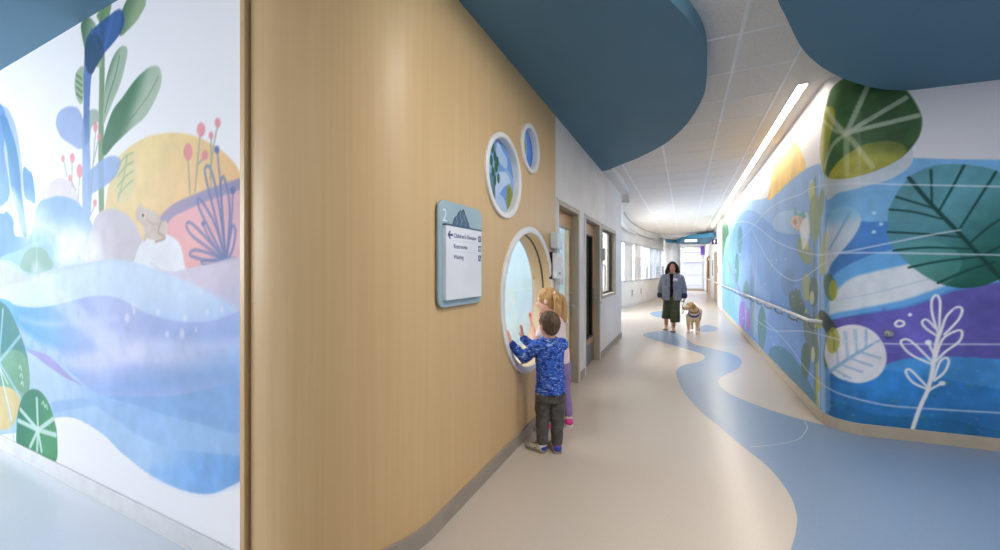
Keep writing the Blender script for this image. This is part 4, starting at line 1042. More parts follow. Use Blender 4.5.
for z0, z1 in ((.15, 1.9), (4.2, 5.7)):
    x = -22.0
    while x < -3.4:
        q = MB().box(x, x + 1.7, FY - .06, FY, z0, z1).build('window', M['facade_glass'] if (k * 7) % 3 else M['facade_tan'], r)
        MB().box(x + .82, x + .88, FY - .09, FY - .06, z0, z1).build('mullion', M['facade_band'], q)
        x += 2.25; k += 1
tag(MB().box(-60, 40, 31, 90, -8.2, -8).build('ground_outside', M['base_taupe']), None, kind='structure')

# ------------------------------------------------------------------ handrail
HX, HZ = 1.088, .93
M['rail'] = mat('pale_rail', (214, 214, 214), .3, .5, .25, scale=20)
pts = [(HX, 28.5, HZ), (HX, 20, HZ), (HX, 10, HZ), (HX, 4.74, HZ), (HX + .006, 4.69, HZ), (HX + .03, 4.655, HZ), (HX + .06, 4.63, HZ), (XR + .006, 4.595, HZ)]
root = thing('handrail', (XR, 4.7, HZ), 'long pale steel handrail on brackets along the right mural', 'handrail')
m = MB(); m.tube(pts, .017, 14, ry=.017); m.build('rail', M['rail'], root, smooth=True)
ys = [4.78 + .755 * k for k in range(17)] + [17.8, 21.5, 23.4, 27.8]
for y in ys:
    xw = XR if y < 17.3 else XF
    m = MB(); m.tube([(xw - .002, y, HZ - .085), (xw - .03, y, HZ - .09), (HX + .012, y, HZ - .07), (HX, y, HZ - .018)], .010, 8)
    m.lathe([(.03, xw - .010), (.03, xw + .0)], (0, y, HZ - .085), 'x', 16)
    m.build('bracket', M['steel'], root, smooth=True)
# bumper on the front of the mural wall
kx, ky, kz = 1.552, 4.374, .883
root = thing('door_stop', (kx, ky, kz), 'small round steel door stop on the purple part of the mural', 'door stop')
m = MB(); m.lathe([(.034, ky + .004), (.034, ky - .006), (.030, ky - .010), (.001, ky - .010)], (kx, 0, kz), 'y', 28); m.build('rosette', M['steel'], root, smooth=True)
m = MB(); m.lathe([(.018, ky - .010), (.020, ky - .03), (.014, ky - .036), (.001, ky - .036)], (kx, 0, kz), 'y', 24); m.build('bumper', M['alu'], root, smooth=True)

# ------------------------------------------------------------------ dispensers on the wood wall next to the first door
def wall_box(name, y0, y1, z0, z1, dep, label, cat, kind, xw=XL):
    r = thing(name, (xw, (y0 + y1) / 2, (z0 + z1) / 2), label, cat)
    if kind == 'sanitizer':
        MB().box(xw, xw + .018, y0 + .01, y1 - .01, z0 + .01, z1 - .01).build('back_plate', M['taupe'], r)
        m = MB(); m.prism(rrect(y0, y1, z0, z1, .02), 'x', xw + .018, xw + dep); m.build('cover', M['plastic_pale'], r, bevel=.012, seg=3)
        MB().box(xw + .03, xw + dep - .02, y0 + .04, y1 - .04, z0 - .012, z0).build('nozzle', M['alu'], r)
    elif kind == 'tall':
        MB().box(xw, xw + .03, y0 - .012, y1 - .01, z0 - .006, z1 + .006).build('back_plate', M['dark'], r)
        m = MB(); m.prism(rrect(y0, y1, z0, z1, .015), 'x', xw + .03, xw + dep); m.build('cover', M['plastic_white'], r, bevel=.01, seg=3)
        m = MB(); m.prism(rrect(y0 + .035, y1 - .035, z0 + .10, z1 - .05, .01), 'x', xw + dep, xw + dep + .006); m.build('front_panel', M['paper'], r, bevel=.002)
        MB().box(xw + dep, xw + dep + .004, (y0 + y1) / 2 - .03, (y0 + y1) / 2 + .03, z0 + .04, z0 + .065).build('slot', M['taupe'], r)
    return r
wall_box('wall_dispenser', 3.72, 3.90, 1.63, 1.79, .085, 'pale grey sanitizer box on the wood wall, upper of the two boxes', 'dispenser', 'sanitizer')
wall_box('wall_dispenser', 3.74, 3.92, 1.33, 1.59, .075, 'tall white dispenser on the wood wall, lower of the two boxes', 'dispenser', 'tall')
wall_box('wall_dispenser', 6.292, 6.40, 1.57, 1.76, .075, 'pale blue sanitizer box beside the far corridor window', 'dispenser', 'sanitizer')
r = thing('wall_telephone', (XL, 6.35, 1.3), 'white wall telephone with long handset below the sanitizer box', 'telephone')
MB().box(XL, XL + .02, 6.30, 6.40, 1.12, 1.52).build('back_plate', M['plastic_white'], r, bevel=.004)
m = MB(); m.tube([(XL + .02, 6.42, 1.50), (XL + .055, 6.42, 1.49), (XL + .06, 6.42, 1.45), (XL + .06, 6.42, 1.12), (XL + .05, 6.42, 1.07), (XL + .02, 6.415, 1.06)], .012, 8)
m.box(XL + .005, XL + .03, 6.395, 6.43, 1.47, 1.50)
m.build('handset', M['plastic_white'], r, smooth=True)
r = thing('call_button', (XL, 6.36, .9), 'tiny square wall plate under the corner of the corridor window', 'wall plate')
MB().box(XL, XL + .012, 6.335, 6.385, .87, .92).build('plate', M['alu'], r, bevel=.002)
m = MB(); m.lathe([(.012, XL + .012), (.012, XL + .016), (.001, XL + .016)], (0, 6.36, .895), 'x', 14); m.build('button', M['dark'], r)

# ------------------------------------------------------------------ wayfinding sign
M['sign_blue'] = mat('grey_blue_sign', (158, 184, 194), .42, .4, scale=3)
M['sign_dark'] = mat('slate_sign_mark', (78, 104, 128), .5, .3, scale=6)
M['sign_text'] = mat('indigo_text', (86, 88, 132), .5, .3)
M['sign_white'] = mat('white_sign', (228, 230, 236), .4, .4, scale=4)
root = thing('wayfinding_sign', (XL, 1.995, 1.507), 'grey blue directory sign with white panel on the wood wall', 'sign')
m = MB(); m.prism(rrect(1.756, 2.252, 1.212, 1.802, .055, 8), 'x', XL + .012, XL + .024); m.build('backplate', M['sign_blue'], root, bevel=.002)
m = MB(); m.prism(rrect(1.765, 2.225, 1.24, 1.775, .05, 6), 'x', XL, XL + .012); m.build('standoff', M['base_taupe'], root)
m = MB(); m.prism(rrect(1.796, 2.204, 1.252, 1.662, .006, 3), 'x', XL + .024, XL + .046); pnl = m.build('panel', M['sign_white'], root, bevel=.002)
m = MB(); m.box(XL + .024, XL + .048, 1.794, 2.206, 1.662, 1.671); m.build('panel_cap', M['sign_dark'], root)
def text(body, size, y, z, x, m_, name, parent, sx=1.0):
    cu = bpy.data.curves.new(name, 'FONT'); cu.body = body; cu.size = size; cu.extrude = .0006; cu.resolution_u = 3
    o = bpy.data.objects.new(name, cu); COL.objects.link(o)
    o.matrix_world = Matrix(((0, 0, 1, x), (sx, 0, 0, y), (0, 1, 0, z), (0, 0, 0, 1)))
    bpy.context.view_layer.update(); dg = bpy.context.evaluated_depsgraph_get()
    me = bpy.data.meshes.new_from_object(o.evaluated_get(dg)); me.transform(o.matrix_world)
    bpy.data.objects.remove(o); me.materials.clear(); me.materials.append(m_)
    ob = bpy.data.objects.new(name, me); COL.objects.link(ob); adopt(ob, parent); return ob
XT = XL + .0468
text('2', .10, 1.79, 1.685, XL + .0246, M['sign_white'], 'floor_number', root)
for body, z in (("Children's Elevator", 1.600), ('Restrooms', 1.540), ('Waiting', 1.480)):
    text(body, .0345, 1.872, z, XT, M['sign_text'], 'lettering', pnl)
m = MB()
az, ay = 1.612, 1.812
m.prism([(ay, az), (ay + .022, az + .024), (ay + .029, az + .017), (ay + .018, az + .006), (ay + .050, az + .006), (ay + .050, az - .006), (ay + .018, az - .006), (ay + .029, az - .017), (ay + .022, az - .024)], 'x', XT - .001, XT + .0006)
m.build('arrow', M['sign_text'], pnl)
for k, z in enumerate((1.611, 1.551, 1.491)):
    m = MB(); m.prism(rrect(2.163, 2.196, z - .019, z + .019, .005, 3), 'x', XT - .001, XT + .0006); ic = m.build('icon', M['sign_text'], pnl)
    m = MB()
    if k == 0:
        m.prism([(2.1710, z + .002), (2.1880, z + .002), (2.1795, z + .012)], 'x', XT, XT + .0012); m.prism([(2.1710, z - .002), (2.1795, z - .012), (2.1880, z - .002)], 'x', XT, XT + .0012)
    elif k == 1:
        for yy in (2.1735, 2.1855): m.prism(circle((yy, z + .010), .003, 10), 'x', XT, XT + .0012); m.prism([(yy - .004, z + .005), (yy + .004, z + .005), (yy + .003, z - .013), (yy - .003, z - .013)], 'x', XT, XT + .0012)
    else:
        m.prism(circle((2.1760, z + .010), .003, 10), 'x', XT, XT + .0012); m.prism([(2.1730, z + .005), (2.1790, z + .005), (2.1790, z - .002), (2.1880, z - .002), (2.1880, z - .013), (2.1840, z - .013), (2.1840, z - .006), (2.1730, z - .006)], 'x', XT, XT + .0012)
    m.build('icon_glyph', M['sign_white'], ic)
m = MB()
for z in (1.582, 1.522): m.box(XT - .001, XT + .0003, 1.866, 2.196, z, z + .0012)
m.build('rule', M['sign_blue'], pnl)
mt = [(1.8930, 1.6720), (1.9060, 1.7030), (1.9230, 1.7230), (1.9420, 1.7300), (1.9600, 1.7530), (1.9840, 1.7700), (1.9980, 1.7600), (2.0110, 1.7780), (2.0300, 1.7580), (2.0500, 1.7280), (2.0730, 1.7000), (2.0900, 1.6720)]
m = MB(); m.prism(mt, 'x', XL + .024, XL + .030); mo = m.build('mountain_emblem', M['sign_dark'], root, bevel=.001)
m = MB()
for L in ([(1.9230, 1.7230), (1.9380, 1.6930), (1.9300, 1.6780)], [(1.9840, 1.7700), (1.9680, 1.7280), (1.9880, 1.7080), (1.9730, 1.6780)], [(2.0300, 1.7580), (2.0180, 1.7230), (2.0380, 1.6980), (2.0230, 1.6780)], [(1.9980, 1.7600), (2.0040, 1.7280), (1.9980, 1.7030)]):
    m.tube([(XL + .0302, a, b2) for a, b2 in crom(L, 4, False)], .0018, 5)
m.build('emblem_lines', M['sign_blue'], mo)

# ------------------------------------------------------------------ lobby shell beyond the picture, light, camera
w = MB(); w.box(-10.2, -10.0, -9, -3.2, 0, 3.3); w.box(-10.2, -10.0, 1.0, 1.3, 0, 3.3); w.box(-10.2, -10, -3.2, 1.0, 0, .35)
w.box(-10, -6.3, YM, YM + .12, 0, SOFF)
w.box(-10, 6.2, -9.2, -9, 0, 3.3); w.box(6, 6.2, -9, 4.8, 0, 3.3)
tag(w.build('wall_lobby', M['wall_white']), None, kind='structure')
MB().box(-10.2, 6.2, -9.2, 4.8, 3.3, 3.4).build('ceiling_lobby', M['white'])['kind'] = 'structure'

W = bpy.data.worlds.new('sky'); SC.world = W; W.use_nodes = True
bg = W.node_tree.nodes['Background']; bg.inputs['Color'].default_value = (.86, .93, 1.0, 1); bg.inputs['Strength'].default_value = 1.4
def area(name, loc, tgt, sx, sy, power, color):
    l = bpy.data.lights.new(name, 'AREA'); l.shape = 'RECTANGLE'; l.size = sx; l.size_y = sy; l.energy = power; l.color = color
    o = bpy.data.objects.new(name, l); COL.objects.link(o); o.location = loc
    o.rotation_euler = (Vector(tgt) - Vector(loc)).to_track_quat('-Z', 'Y').to_euler(); return o
area('playroom_lamp', (-2.9, 3.0, 2.9), (-2.9, 3.0, 0), 1.2, 2.4, 46, (1, .98, .95))
area('bright_room_lamp', (-2.6, 7.4, 2.9), (-2.6, 7.4, 0), 1.0, 1.2, 90, (1, .98, .94))
area('atrium_daylight', (-5.0, 13.6, 1.9), (.6, 18, .2), 3.5, 1.8, 520, (.95, .98, 1))
area('lobby_window_daylight', (-9.4, -3.4, 2.2), (-3.4, 1.1, 1.6), 5.0, 2.2, 235, (.93, .96, 1))
area('entry_fill', (-.9, -1.6, 3.1), (-1.2, 2.0, .4), 1.6, 1.6, 12, (1, .94, .86))  # added fill light behind the camera, no fixture there
area('corridor_fill', (.34, 1.75, 3.13), (.1, 2.4, 0), .5, 1.0, 50, (1, .95, .89))  # unseen overhead fill, added to brighten the near floor and wood wall
area('soffit_fill', (1.7, 2.3, 2.89), (1.7, 2.5, 0), .8, 1.2, 34, (.98, .98, 1))  # fill light added under the right soffit to lift the dim mural front
for y in (23.5, 27.5): area('far_downlight', (.2, y, 3.0), (.2, y, 0), 1.0, 1.0, 40, (1, .98, .96))

cam = bpy.data.cameras.new('camera'); co = bpy.data.objects.new('camera', cam); COL.objects.link(co)
cam.sensor_width = 36; cam.lens = 36 * F / 1000; cam.clip_start = .05; cam.clip_end = 300
cam.shift_x = 0; cam.shift_y = -(275 - CY) / 1000
co.location = (0, 0, EYE); co.rotation_euler = (PI / 2, 0, YAW)
SC.camera = co
SC.view_settings.view_transform = 'Standard'; SC.view_settings.look = 'None'; SC.view_settings.gamma = 1; SC.view_settings.exposure = 1.1
SC.view_settings.use_curve_mapping = False
SC.cycles.max_bounces = 10; SC.cycles.diffuse_bounces = 5
# ------------------------------------------------------------------ living things: closed shells fused into one surface
def V3(*a): return Vector(a[0]) if len(a) == 1 else Vector(a)
class Blob:
    def __init__(s): s.b = MB()
    def ell(s, c, ax, ay, az, n=18, m=12):
        c = V3(c); vs = []; fs = []
        for i in range(m + 1):
            t = PI * i / m
            for k in range(n):
                q = 2 * PI * k / n
                vs.append(c + V3(ax) * (math.sin(t) * math.cos(q)) + V3(ay) * (math.sin(t) * math.sin(q)) + V3(az) * math.cos(t))
        for i in range(m):
            for k in range(n):
                l = (k + 1) % n; fs.append((i * n + k, (i + 1) * n + k, (i + 1) * n + l, i * n + l))
        s.b.add(vs, fs); return s
    def cap(s, p0, p1, r0, r1, flat=None, n=14):
        """tapered limb; flat=(direction, factor) squashes it along a direction"""
        p0, p1 = V3(p0), V3(p1); t = (p1 - p0)
        if t.length < 1e-6: return s
        t.normalize(); u = t.orthogonal().normalized(); w = t.cross(u); vs = []; fs = []; rows = []
        for i in range(6):
            q = PI / 2 * (1 - i / 5); rows.append((p0 - t * (r0 * math.sin(q)), r0 * math.cos(q)))
        for i in range(6):
            q = PI / 2 * i / 5; rows.append((p1 + t * (r1 * math.sin(q)), r1 * math.cos(q)))
        for c, r in rows:
            r = max(r, 1e-4)
            for k in range(n):
                q = 2 * PI * k / n; d = u * (r * math.cos(q)) + w * (r * math.sin(q))
                if flat is not None:
                    f = V3(flat[0]).normalized(); d = d - f * (d.dot(f) * (1 - flat[1]))
                vs.append(c + d)
        m = len(rows)
        for i in range(m - 1):
            for k in range(n):
                l = (k + 1) % n; fs.append((i * n + k, i * n + l, (i + 1) * n + l, (i + 1) * n + k))
        fs.append(tuple(reversed(range(n)))); fs.append(tuple((m - 1) * n + k for k in range(n)))
        s.b.add(vs, fs); return s
    def limb(s, pts, rs, flat=None):
        for i in range(len(pts) - 1): s.cap(pts[i], pts[i + 1], rs[i], rs[i + 1], flat)
        return s
    def loft(s, rings, n=24):
        """rings of (centre, half-axis u, half-axis v)"""
        vs = []; fs = []; m = len(rings)
        for c, u, v in rings:
            for k in range(n):
                q = 2 * PI * k / n; vs.append(V3(c) + V3(u) * math.cos(q) + V3(v) * math.sin(q))
        for i in range(m - 1):
            for k in range(n):
                l = (k + 1) % n; fs.append((i * n + k, i * n + l, (i + 1) * n + l, (i + 1) * n + k))
        fs.append(tuple(reversed(range(n)))); fs.append(tuple((m - 1) * n + k for k in range(n)))
        s.b.add(vs, fs); return s
    def build(s, name, material, parent, voxel=.006, smooth=4, fold=0.0, fold_scale=14.0, paint=None, stretch=(1, 1, 1)):
        me = bpy.data.meshes.new(name); me.from_pydata(s.b.v, [], s.b.f)
        bm = bmesh.new(); bm.from_mesh(me); bmesh.ops.recalc_face_normals(bm, faces=bm.faces[:]); bm.to_mesh(me); bm.free()
        o = bpy.data.objects.new(name, me); COL.objects.link(o)
        r = o.modifiers.new('fuse', 'REMESH'); r.mode = 'VOXEL'; r.voxel_size = voxel
        q = o.modifiers.new('soften', 'SMOOTH'); q.factor = .5; q.iterations = smooth
        bpy.context.view_layer.update(); dg = bpy.context.evaluated_depsgraph_get()
        me2 = bpy.data.meshes.new_from_object(o.evaluated_get(dg)); bpy.data.objects.remove(o); bpy.data.meshes.remove(me)
        me2.name = name
        if fold:
            nr = [v.normal.copy() for v in me2.vertices]
            for v, n in zip(me2.vertices, nr):
                p = Vector((v.co.x * stretch[0], v.co.y * stretch[1], v.co.z * stretch[2])) * fold_scale
                v.co += n * (fold * (mnoise.noise(p) + .5 * mnoise.noise(p * 2.3)))
        me2.materials.clear(); me2.materials.append(material); me2.shade_smooth()
        if paint:
            at = me2.attributes.new('paint', 'FLOAT_COLOR', 'POINT'); base, spots = paint
            P = np.empty(len(me2.vertices) * 3, np.float32); me2.vertices.foreach_get('co', P); P = P.reshape(-1, 3)
            col = np.tile(np.array(lin(base)), (len(P), 1))
            for c, rad, colr in spots:
                rad3 = np.array(rad if isinstance(rad, (tuple, list)) else (rad,) * 3)
                d = np.sqrt((((P - np.array(c)) / rad3) ** 2).sum(1)); a = np.clip((1.15 - d) / .35, 0, 1)[:, None]
                col = col * (1 - a) + np.array(lin(colr)) * a
            buf = np.ones((len(P), 4), np.float32); buf[:, :3] = col; at.data.foreach_set('color', buf.ravel())
        ob = bpy.data.objects.new(name, me2); COL.objects.link(ob); adopt(ob, parent); return ob

def skin_mat(name):
    m, nt, b = base_mat(name, .5, .35)
    a = nt.nodes.new('ShaderNodeAttribute'); a.attribute_name = 'paint'; nt.links.new(a.outputs['Color'], b.inputs['Base Color'])
    b.inputs['Subsurface Weight'].default_value = .12; b.inputs['Subsurface Scale'].default_value = .01; b.inputs['Subsurface Radius'].default_value = (1, .4, .25)
    return m
M['skin'] = skin_mat('skin')
def hair_mat(name, c, c2, st=(60, 60, 8)): return mat(name, c, .55, .3, c2=c2, scale=1.0, stretch=st, lo=.3, hi=.7, detail=5)
UP = Vector((0, 0, 1))

def hand(b, wrist, d, palm_n, thumb_side, L, curl=0.15, spread=.10):
    """palm, four unequal bent fingers, thumb from the side. d finger direction, palm_n out of the palm, thumb_side toward the thumb"""
    d, pn, ts = V3(d).normalized(), V3(palm_n).normalized(), V3(thumb_side)
    ts = (ts - d * ts.dot(d)); ts = (ts - pn * ts.dot(pn)).normalized()
    w = V3(wrist); pl = L * .50; pw = L * .225
    c = w + d * (pl * .52)
    b.ell(c, ts * pw, d * (pl * .58), pn * (L * .085))
    b.cap(w, w + d * (pl * .3), L * .13, L * .15, (pn, .7))
    for k, (off, ln, an) in enumerate(((.78, .42, .9), (.26, .48, .3), (-.26, .45, -.3), (-.76, .36, -1.0))):
        base = w + d * (pl * (.93 if k in (1, 2) else .88)) + ts * (pw * off)
        fd = (d + ts * (an * spread)).normalized()
        f1 = (fd * math.cos(curl * .6) + pn * math.sin(curl * .6)); f2 = (fd * math.cos(curl * 1.7) + pn * math.sin(curl * 1.7))
        r = L * .052; m1 = base + f1 * (L * ln * .55); tip = m1 + f2 * (L * ln * .45)
        b.cap(base - fd * (L * .08), m1, r * 1.08, r, n=10); b.cap(m1, tip, r, r * .78, n=10)
    tb = w + d * (pl * .30) + ts * (pw * .62); t1 = (ts * .75 + d * .62 + pn * .2).normalized(); t2 = (ts * .40 + d * .85 + pn * .25).normalized()
    m1 = tb + t1 * (L * .24); tip = m1 + t2 * (L * .19)
    b.cap(tb - t1 * (L * .05), m1, L * .075, L * .06, n=10); b.cap(m1, tip, L * .06, L * .045, n=10)

def head(b, c, fwd, up, s):
    """skull, jaw, nose, lips, brow, ears; s = half height of the head"""
    f = V3(fwd).normalized(); u = V3(up); u = (u - f * u.dot(f)).normalized(); r = f.cross(u)
    c = V3(c)
    b.ell(c + u * (s * .20) - f * (s * .06), r * (s * .66), f * (s * .80), u * (s * .78))
    b.ell(c - u * (s * .28) + f * (s * .20), r * (s * .52), f * (s * .56), u * (s * .62))
    b.ell(c - u * (s * .80) + f * (s * .52), r * (s * .2), f * (s * .16), u * (s * .15))
    b.cap(c + u * (s * .02) + f * (s * .70), c - u * (s * .24) + f * (s * .88), s * .07, s * .12)
    for q in (-1, 1):
        b.ell(c - u * (s * .25) + f * (s * .55) + r * (s * .27 * q), r * (s * .2), f * (s * .18), u * (s * .2))
        b.ell(c + r * (s * .68 * q) - f * (s * .02) - u * (s * .06), r * (s * .08), f * (s * .14), u * (s * .22))
        b.cap(c + r * (s * .12 * q) + f * (s * .74) + u * (s * .14), c + r * (s * .42 * q) + f * (s * .60) + u * (s * .16), s * .06, s * .05)
    b.cap(c - u * (s * .46) + f * (s * .70) - r * (s * .15), c - u * (s * .46) + f * (s * .70) + r * (s * .15), s * .075, s * .075)
    return f, u, r
def face_paint(c, f, u, r, s, brow=(96, 70, 50), lips=(186, 104, 98), cheek=(226, 160, 138)):
    c = V3(c); out = []
    for q in (-1, 1):
        out.append((c - u * (s * .22) + f * (s * .60) + r * (s * .36 * q), s * .2, cheek))
        out.append((c + u * (s * .17) + f * (s * .72) + r * (s * .27 * q), (s * .15, s * .15, s * .05), brow))
    out.append((c - u * (s * .46) + f * (s * .74), (s * .20, s * .2, s * .07), lips)); return [(tuple(a), b_, c_) for a, b_, c_ in out]
def eyes(c, f, u, r, s, parent, iris=(70, 52, 40)):
    c = V3(c)
    for q in (-1, 1):
        e = c + u * (s * .02) + f * (s * .69) + r * (s * .27 * q)
        m = Blob(); m.ell(e, r * (s * .10), f * (s * .055), u * (s * .048)); ball = m.build('eye', M['eye'], parent, voxel=s * .02, smooth=1)
        m = Blob(); m.ell(e + f * (s * .036), r * (s * .064), f * (s * .03), u * (s * .055)); m.build('iris', M['iris'], ball, voxel=s * .014, smooth=1)
M['eye'] = mat('eye_white', (236, 232, 228), .2, .5); M['iris'] = mat('iris', (58, 44, 36), .15, .5)

def shoe(root, name, heel, toe, w, h, mats, sole_h=.022, kind='sneaker', label=None):
    """heel and toe: ground points. Upper, sole, and the pieces of the shoe as its sub-parts"""
    heel, toe = V3(heel), V3(toe); d = (toe - heel).normalized(); sd = d.cross(UP); L = (toe - heel).length
    P = lambda t, x, z: heel + d * (L * t) + sd * (w * x) + UP * z
    b = Blob()
    b.loft([(P(.02, 0, h * .5), sd * w * .36, UP * h * .3), (P(.10, 0, h * .52), sd * w * .46, UP * h * .48), (P(.3, 0, h * .52), sd * w * .46, UP * h * .5), (P(.5, 0, h * .42), sd * w * .48, UP * h * .38),
            (P(.7, 0, h * .34), sd * w * .52, UP * h * .28), (P(.88, 0, h * .28), sd * w * .46, UP * h * .2), (P(.98, 0, h * .24), sd * w * .28, UP * h * .12)])
    up = b.build(name, mats[0], root, voxel=.005, smooth=3)
    if label: up['label'] = label
    m = MB(); out = []
    for t, x in ((0, .2), (.0, .0), (.0, -.2), (.06, -.42), (.2, -.48), (.45, -.46), (.7, -.56), (.88, -.48), (.98, -.26), (1.01, 0), (.98, .26), (.88, .48), (.7, .56), (.45, .46), (.2, .48), (.06, .42)):
        q = P(t, x, 0); out.append((q.x, q.y))
    m.prism(crom(out, 4), 'z', 0.001, sole_h); m.build('sole', mats[1], up, bevel=.004)
    if len(mats) > 2:
        b = Blob(); b.ell(P(.08, 0, h * .55), sd * w * .46, d * (L * .12), UP * h * .38); b.build('heel_cup', mats[2], up, voxel=.005, smooth=2)
    if len(mats) > 3:
        m = MB()
        for t in (.42, .56): m.tube([P(t, -.44, h * .35), P(t, -.2, h * (.86 if t < .5 else .68)), P(t, .2, h * (.86 if t < .5 else .68)), P(t, .44, h * .35)], .012, 8, ry=.005)
        m.build('strap', mats[3], up, smooth=True)
    return up

# ------------------------------------------------------------------ boy at the round window
def fabric_pattern(name):
    m, nt, b = base_mat(name, .8, .2)
    v = coords(nt, (1, 1, 1.5))
    n = nt.nodes.new('ShaderNodeTexNoise'); n.inputs['Scale'].default_value = 26; n.inputs['Detail'].default_value = 2
    r = nt.nodes.new('ShaderNodeValToRGB'); r.color_ramp.interpolation = 'CONSTANT'
    e = r.color_ramp.elements; e[0].position = 0; e[0].color = rgba((34, 58, 132)); e[1].position = .45; e[1].color = rgba((58, 98, 188))
    q = e.new(.56); q.color = rgba((44, 76, 162)); q = e.new(.66); q.color = rgba((140, 166, 214))
    nt.links.new(v, n.inputs['Vector']); nt.links.new(n.outputs['Fac'], r.inputs['Fac'])
    v2 = coords(nt, (26, 26, 95))
    w = nt.nodes.new('ShaderNodeTexNoise'); w.inputs['Scale'].default_value = 1.0; w.inputs['Detail'].default_value = 3; w.inputs['Distortion'].default_value = .8
    nt.links.new(v2, w.inputs['Vector'])
    gt = nt.nodes.new('ShaderNodeMath'); gt.operation = 'GREATER_THAN'; gt.inputs[1].default_value = .625; nt.links.new(w.outputs['Fac'], gt.inputs[0])
    mx = nt.nodes.new('ShaderNodeMix'); mx.data_type = 'RGBA'; nt.links.new(gt.outputs[0], mx.inputs[0]); nt.links.new(r.outputs['Color'], mx.inputs[6]); mx.inputs[7].default_value = rgba((158, 182, 224))
    nt.links.new(mx.outputs[2], b.inputs['Base Color']); return m
M['boy_fleece'] = fabric_pattern('blue_printed_fleece')
M['navy'] = mat('navy_knit', (38, 62, 140), .8, .2, scale=40)
M['grey_trousers'] = mat('charcoal_cotton', (94, 90, 86), .85, .2, c2=(78, 75, 72), scale=18)
M['grey_seam'] = mat('charcoal_seam', (66, 64, 62), .85, .2)
M['boy_hair'] = hair_mat('brown_hair', (104, 82, 62), (62, 46, 34))
M['shoe_blue'] = mat('blue_shoe', (44, 70, 168), .5, .4); M['shoe_sole'] = mat('grey_sole', (148, 142, 130), .6, .3); M['shoe_cream'] = mat('cream_shoe', (206, 198, 184), .55, .3, c2=(180, 172, 160)); M['shoe_dark'] = mat('dark_strap', (40, 40, 48), .6, .3)
M['sock_red'] = mat('red_sock', (206, 60, 80), .85, .2); M['sock_white'] = mat('white_sock', (226, 220, 220), .85, .2)

B = thing('person', (-.95, 2.92, 0), 'small child in blue printed fleece and charcoal trousers, both palms on the round window', 'person', 'children at the round window')
fw = Vector((-.78, .62, 0)).normalized(); rt = fw.cross(UP)
ch = Vector((-.95, 2.925, .70))
shL, shR = ch - rt * .112 + UP * .135, ch + rt * .112 + UP * .130
elL, wrL = V3(-1.13, 2.835, .735), V3(-1.192, 2.722, .862)
elR, wrR = V3(-1.04, 2.985, .74), V3(-1.195, 2.975, .862)
hip = V3(-.947, 2.928, .50); hL, hR = hip - rt * .058 - UP * .03, hip + rt * .058 - UP * .03
knL, knR, anL, anR = V3(-1.000, 2.900, .29), V3(-.897, 2.955, .29), V3(-1.002, 2.900, .075), V3(-.897, 2.948, .075)
hc = V3(-.958, 2.930, .985); hf = Vector((-.82, .57, -.03)).normalized(); hs = .104
b = Blob(); f_, u_, r_ = head(b, hc, hf, UP, hs)
b.cap(ch + UP * .13, hc - UP * .06 - f_ * .01, .045, .040)
b.loft([(hip - UP * .05, rt * .085, fw * .065), (hip + UP * .06, rt * .09, fw * .072), (ch, rt * .10, fw * .075), (ch + UP * .10, rt * .115, fw * .065), (ch + UP * .155, rt * .06, fw * .045)])
for s_, e_, w_ in ((shL, elL, wrL), (shR, elR, wrR)): b.limb([s_, e_, w_], [.036, .029, .021])
dL, dR = V3(-.12, -.42, 1), V3(-.10, -.05, 1)
hand(b, wrL, dL, (-1, 0, -.1), (0, 1, .1), .118, .10); hand(b, wrR, dR, (-1, 0, -.1), (0, -1, .1), .118, .10)
for h_, k_, a_ in ((hL, knL, anL), (hR, knR, anR)): b.limb([h_, k_, a_], [.066, .046, .034])
toe = (V3(-1.15, 2.965, .03), V3(-.985, 3.06, .03))
b.cap(anL, anL + (toe[0] - anL) * .45 - UP * .012, .028, .016); b.cap(anR, anR + (toe[1] - anR) * .45 - UP * .012, .028, .016)
SKB = (222, 168, 142)
body = b.build('body', M['skin'], B, voxel=.0046, smooth=3, paint=(SKB, face_paint(hc, f_, u_, r_, hs) + [(tuple(wrL + dL.normalized() * .10), .03, (226, 150, 128)), (tuple(wrR + dR.normalized() * .10), .03, (226, 150, 128))]))
eyes(hc, f_, u_, r_, hs, B)
# hair
b = Blob(); b.ell(hc + u_ * (hs * .24) - f_ * (hs * .10), r_ * (hs * .73), f_ * (hs * .84), u_ * (hs * .82))
b.ell(hc - u_ * (hs * .15) - f_ * (hs * .34), r_ * (hs * .62), f_ * (hs * .52), u_ * (hs * .58))
random.seed(3)
for k in range(90):
    t = random.uniform(0, 2 * PI); e = random.uniform(-.5, 1.45)
    dv = (r_ * math.cos(t) * .74 * math.cos(e) + f_ * (math.sin(t) * .84 * math.cos(e) - .12) + u_ * (math.sin(e) * .84 + .22))
    if dv.dot(f_) > .35 and dv.dot(u_) < .62: continue
    p0 = hc + dv * hs; tang = (-u_ * .8 + r_ * random.uniform(-.5, .5) - f_ * .2); tang = (tang - dv.normalized() * tang.dot(dv.normalized())).normalized()
    b.cap(p0 - tang * .012, p0 + tang * .022, .006, .003, n=6)
b.build('hair', M['boy_hair'], B, voxel=.0042, smooth=4, fold=.0022, fold_scale=60, stretch=(1, 1, .3))
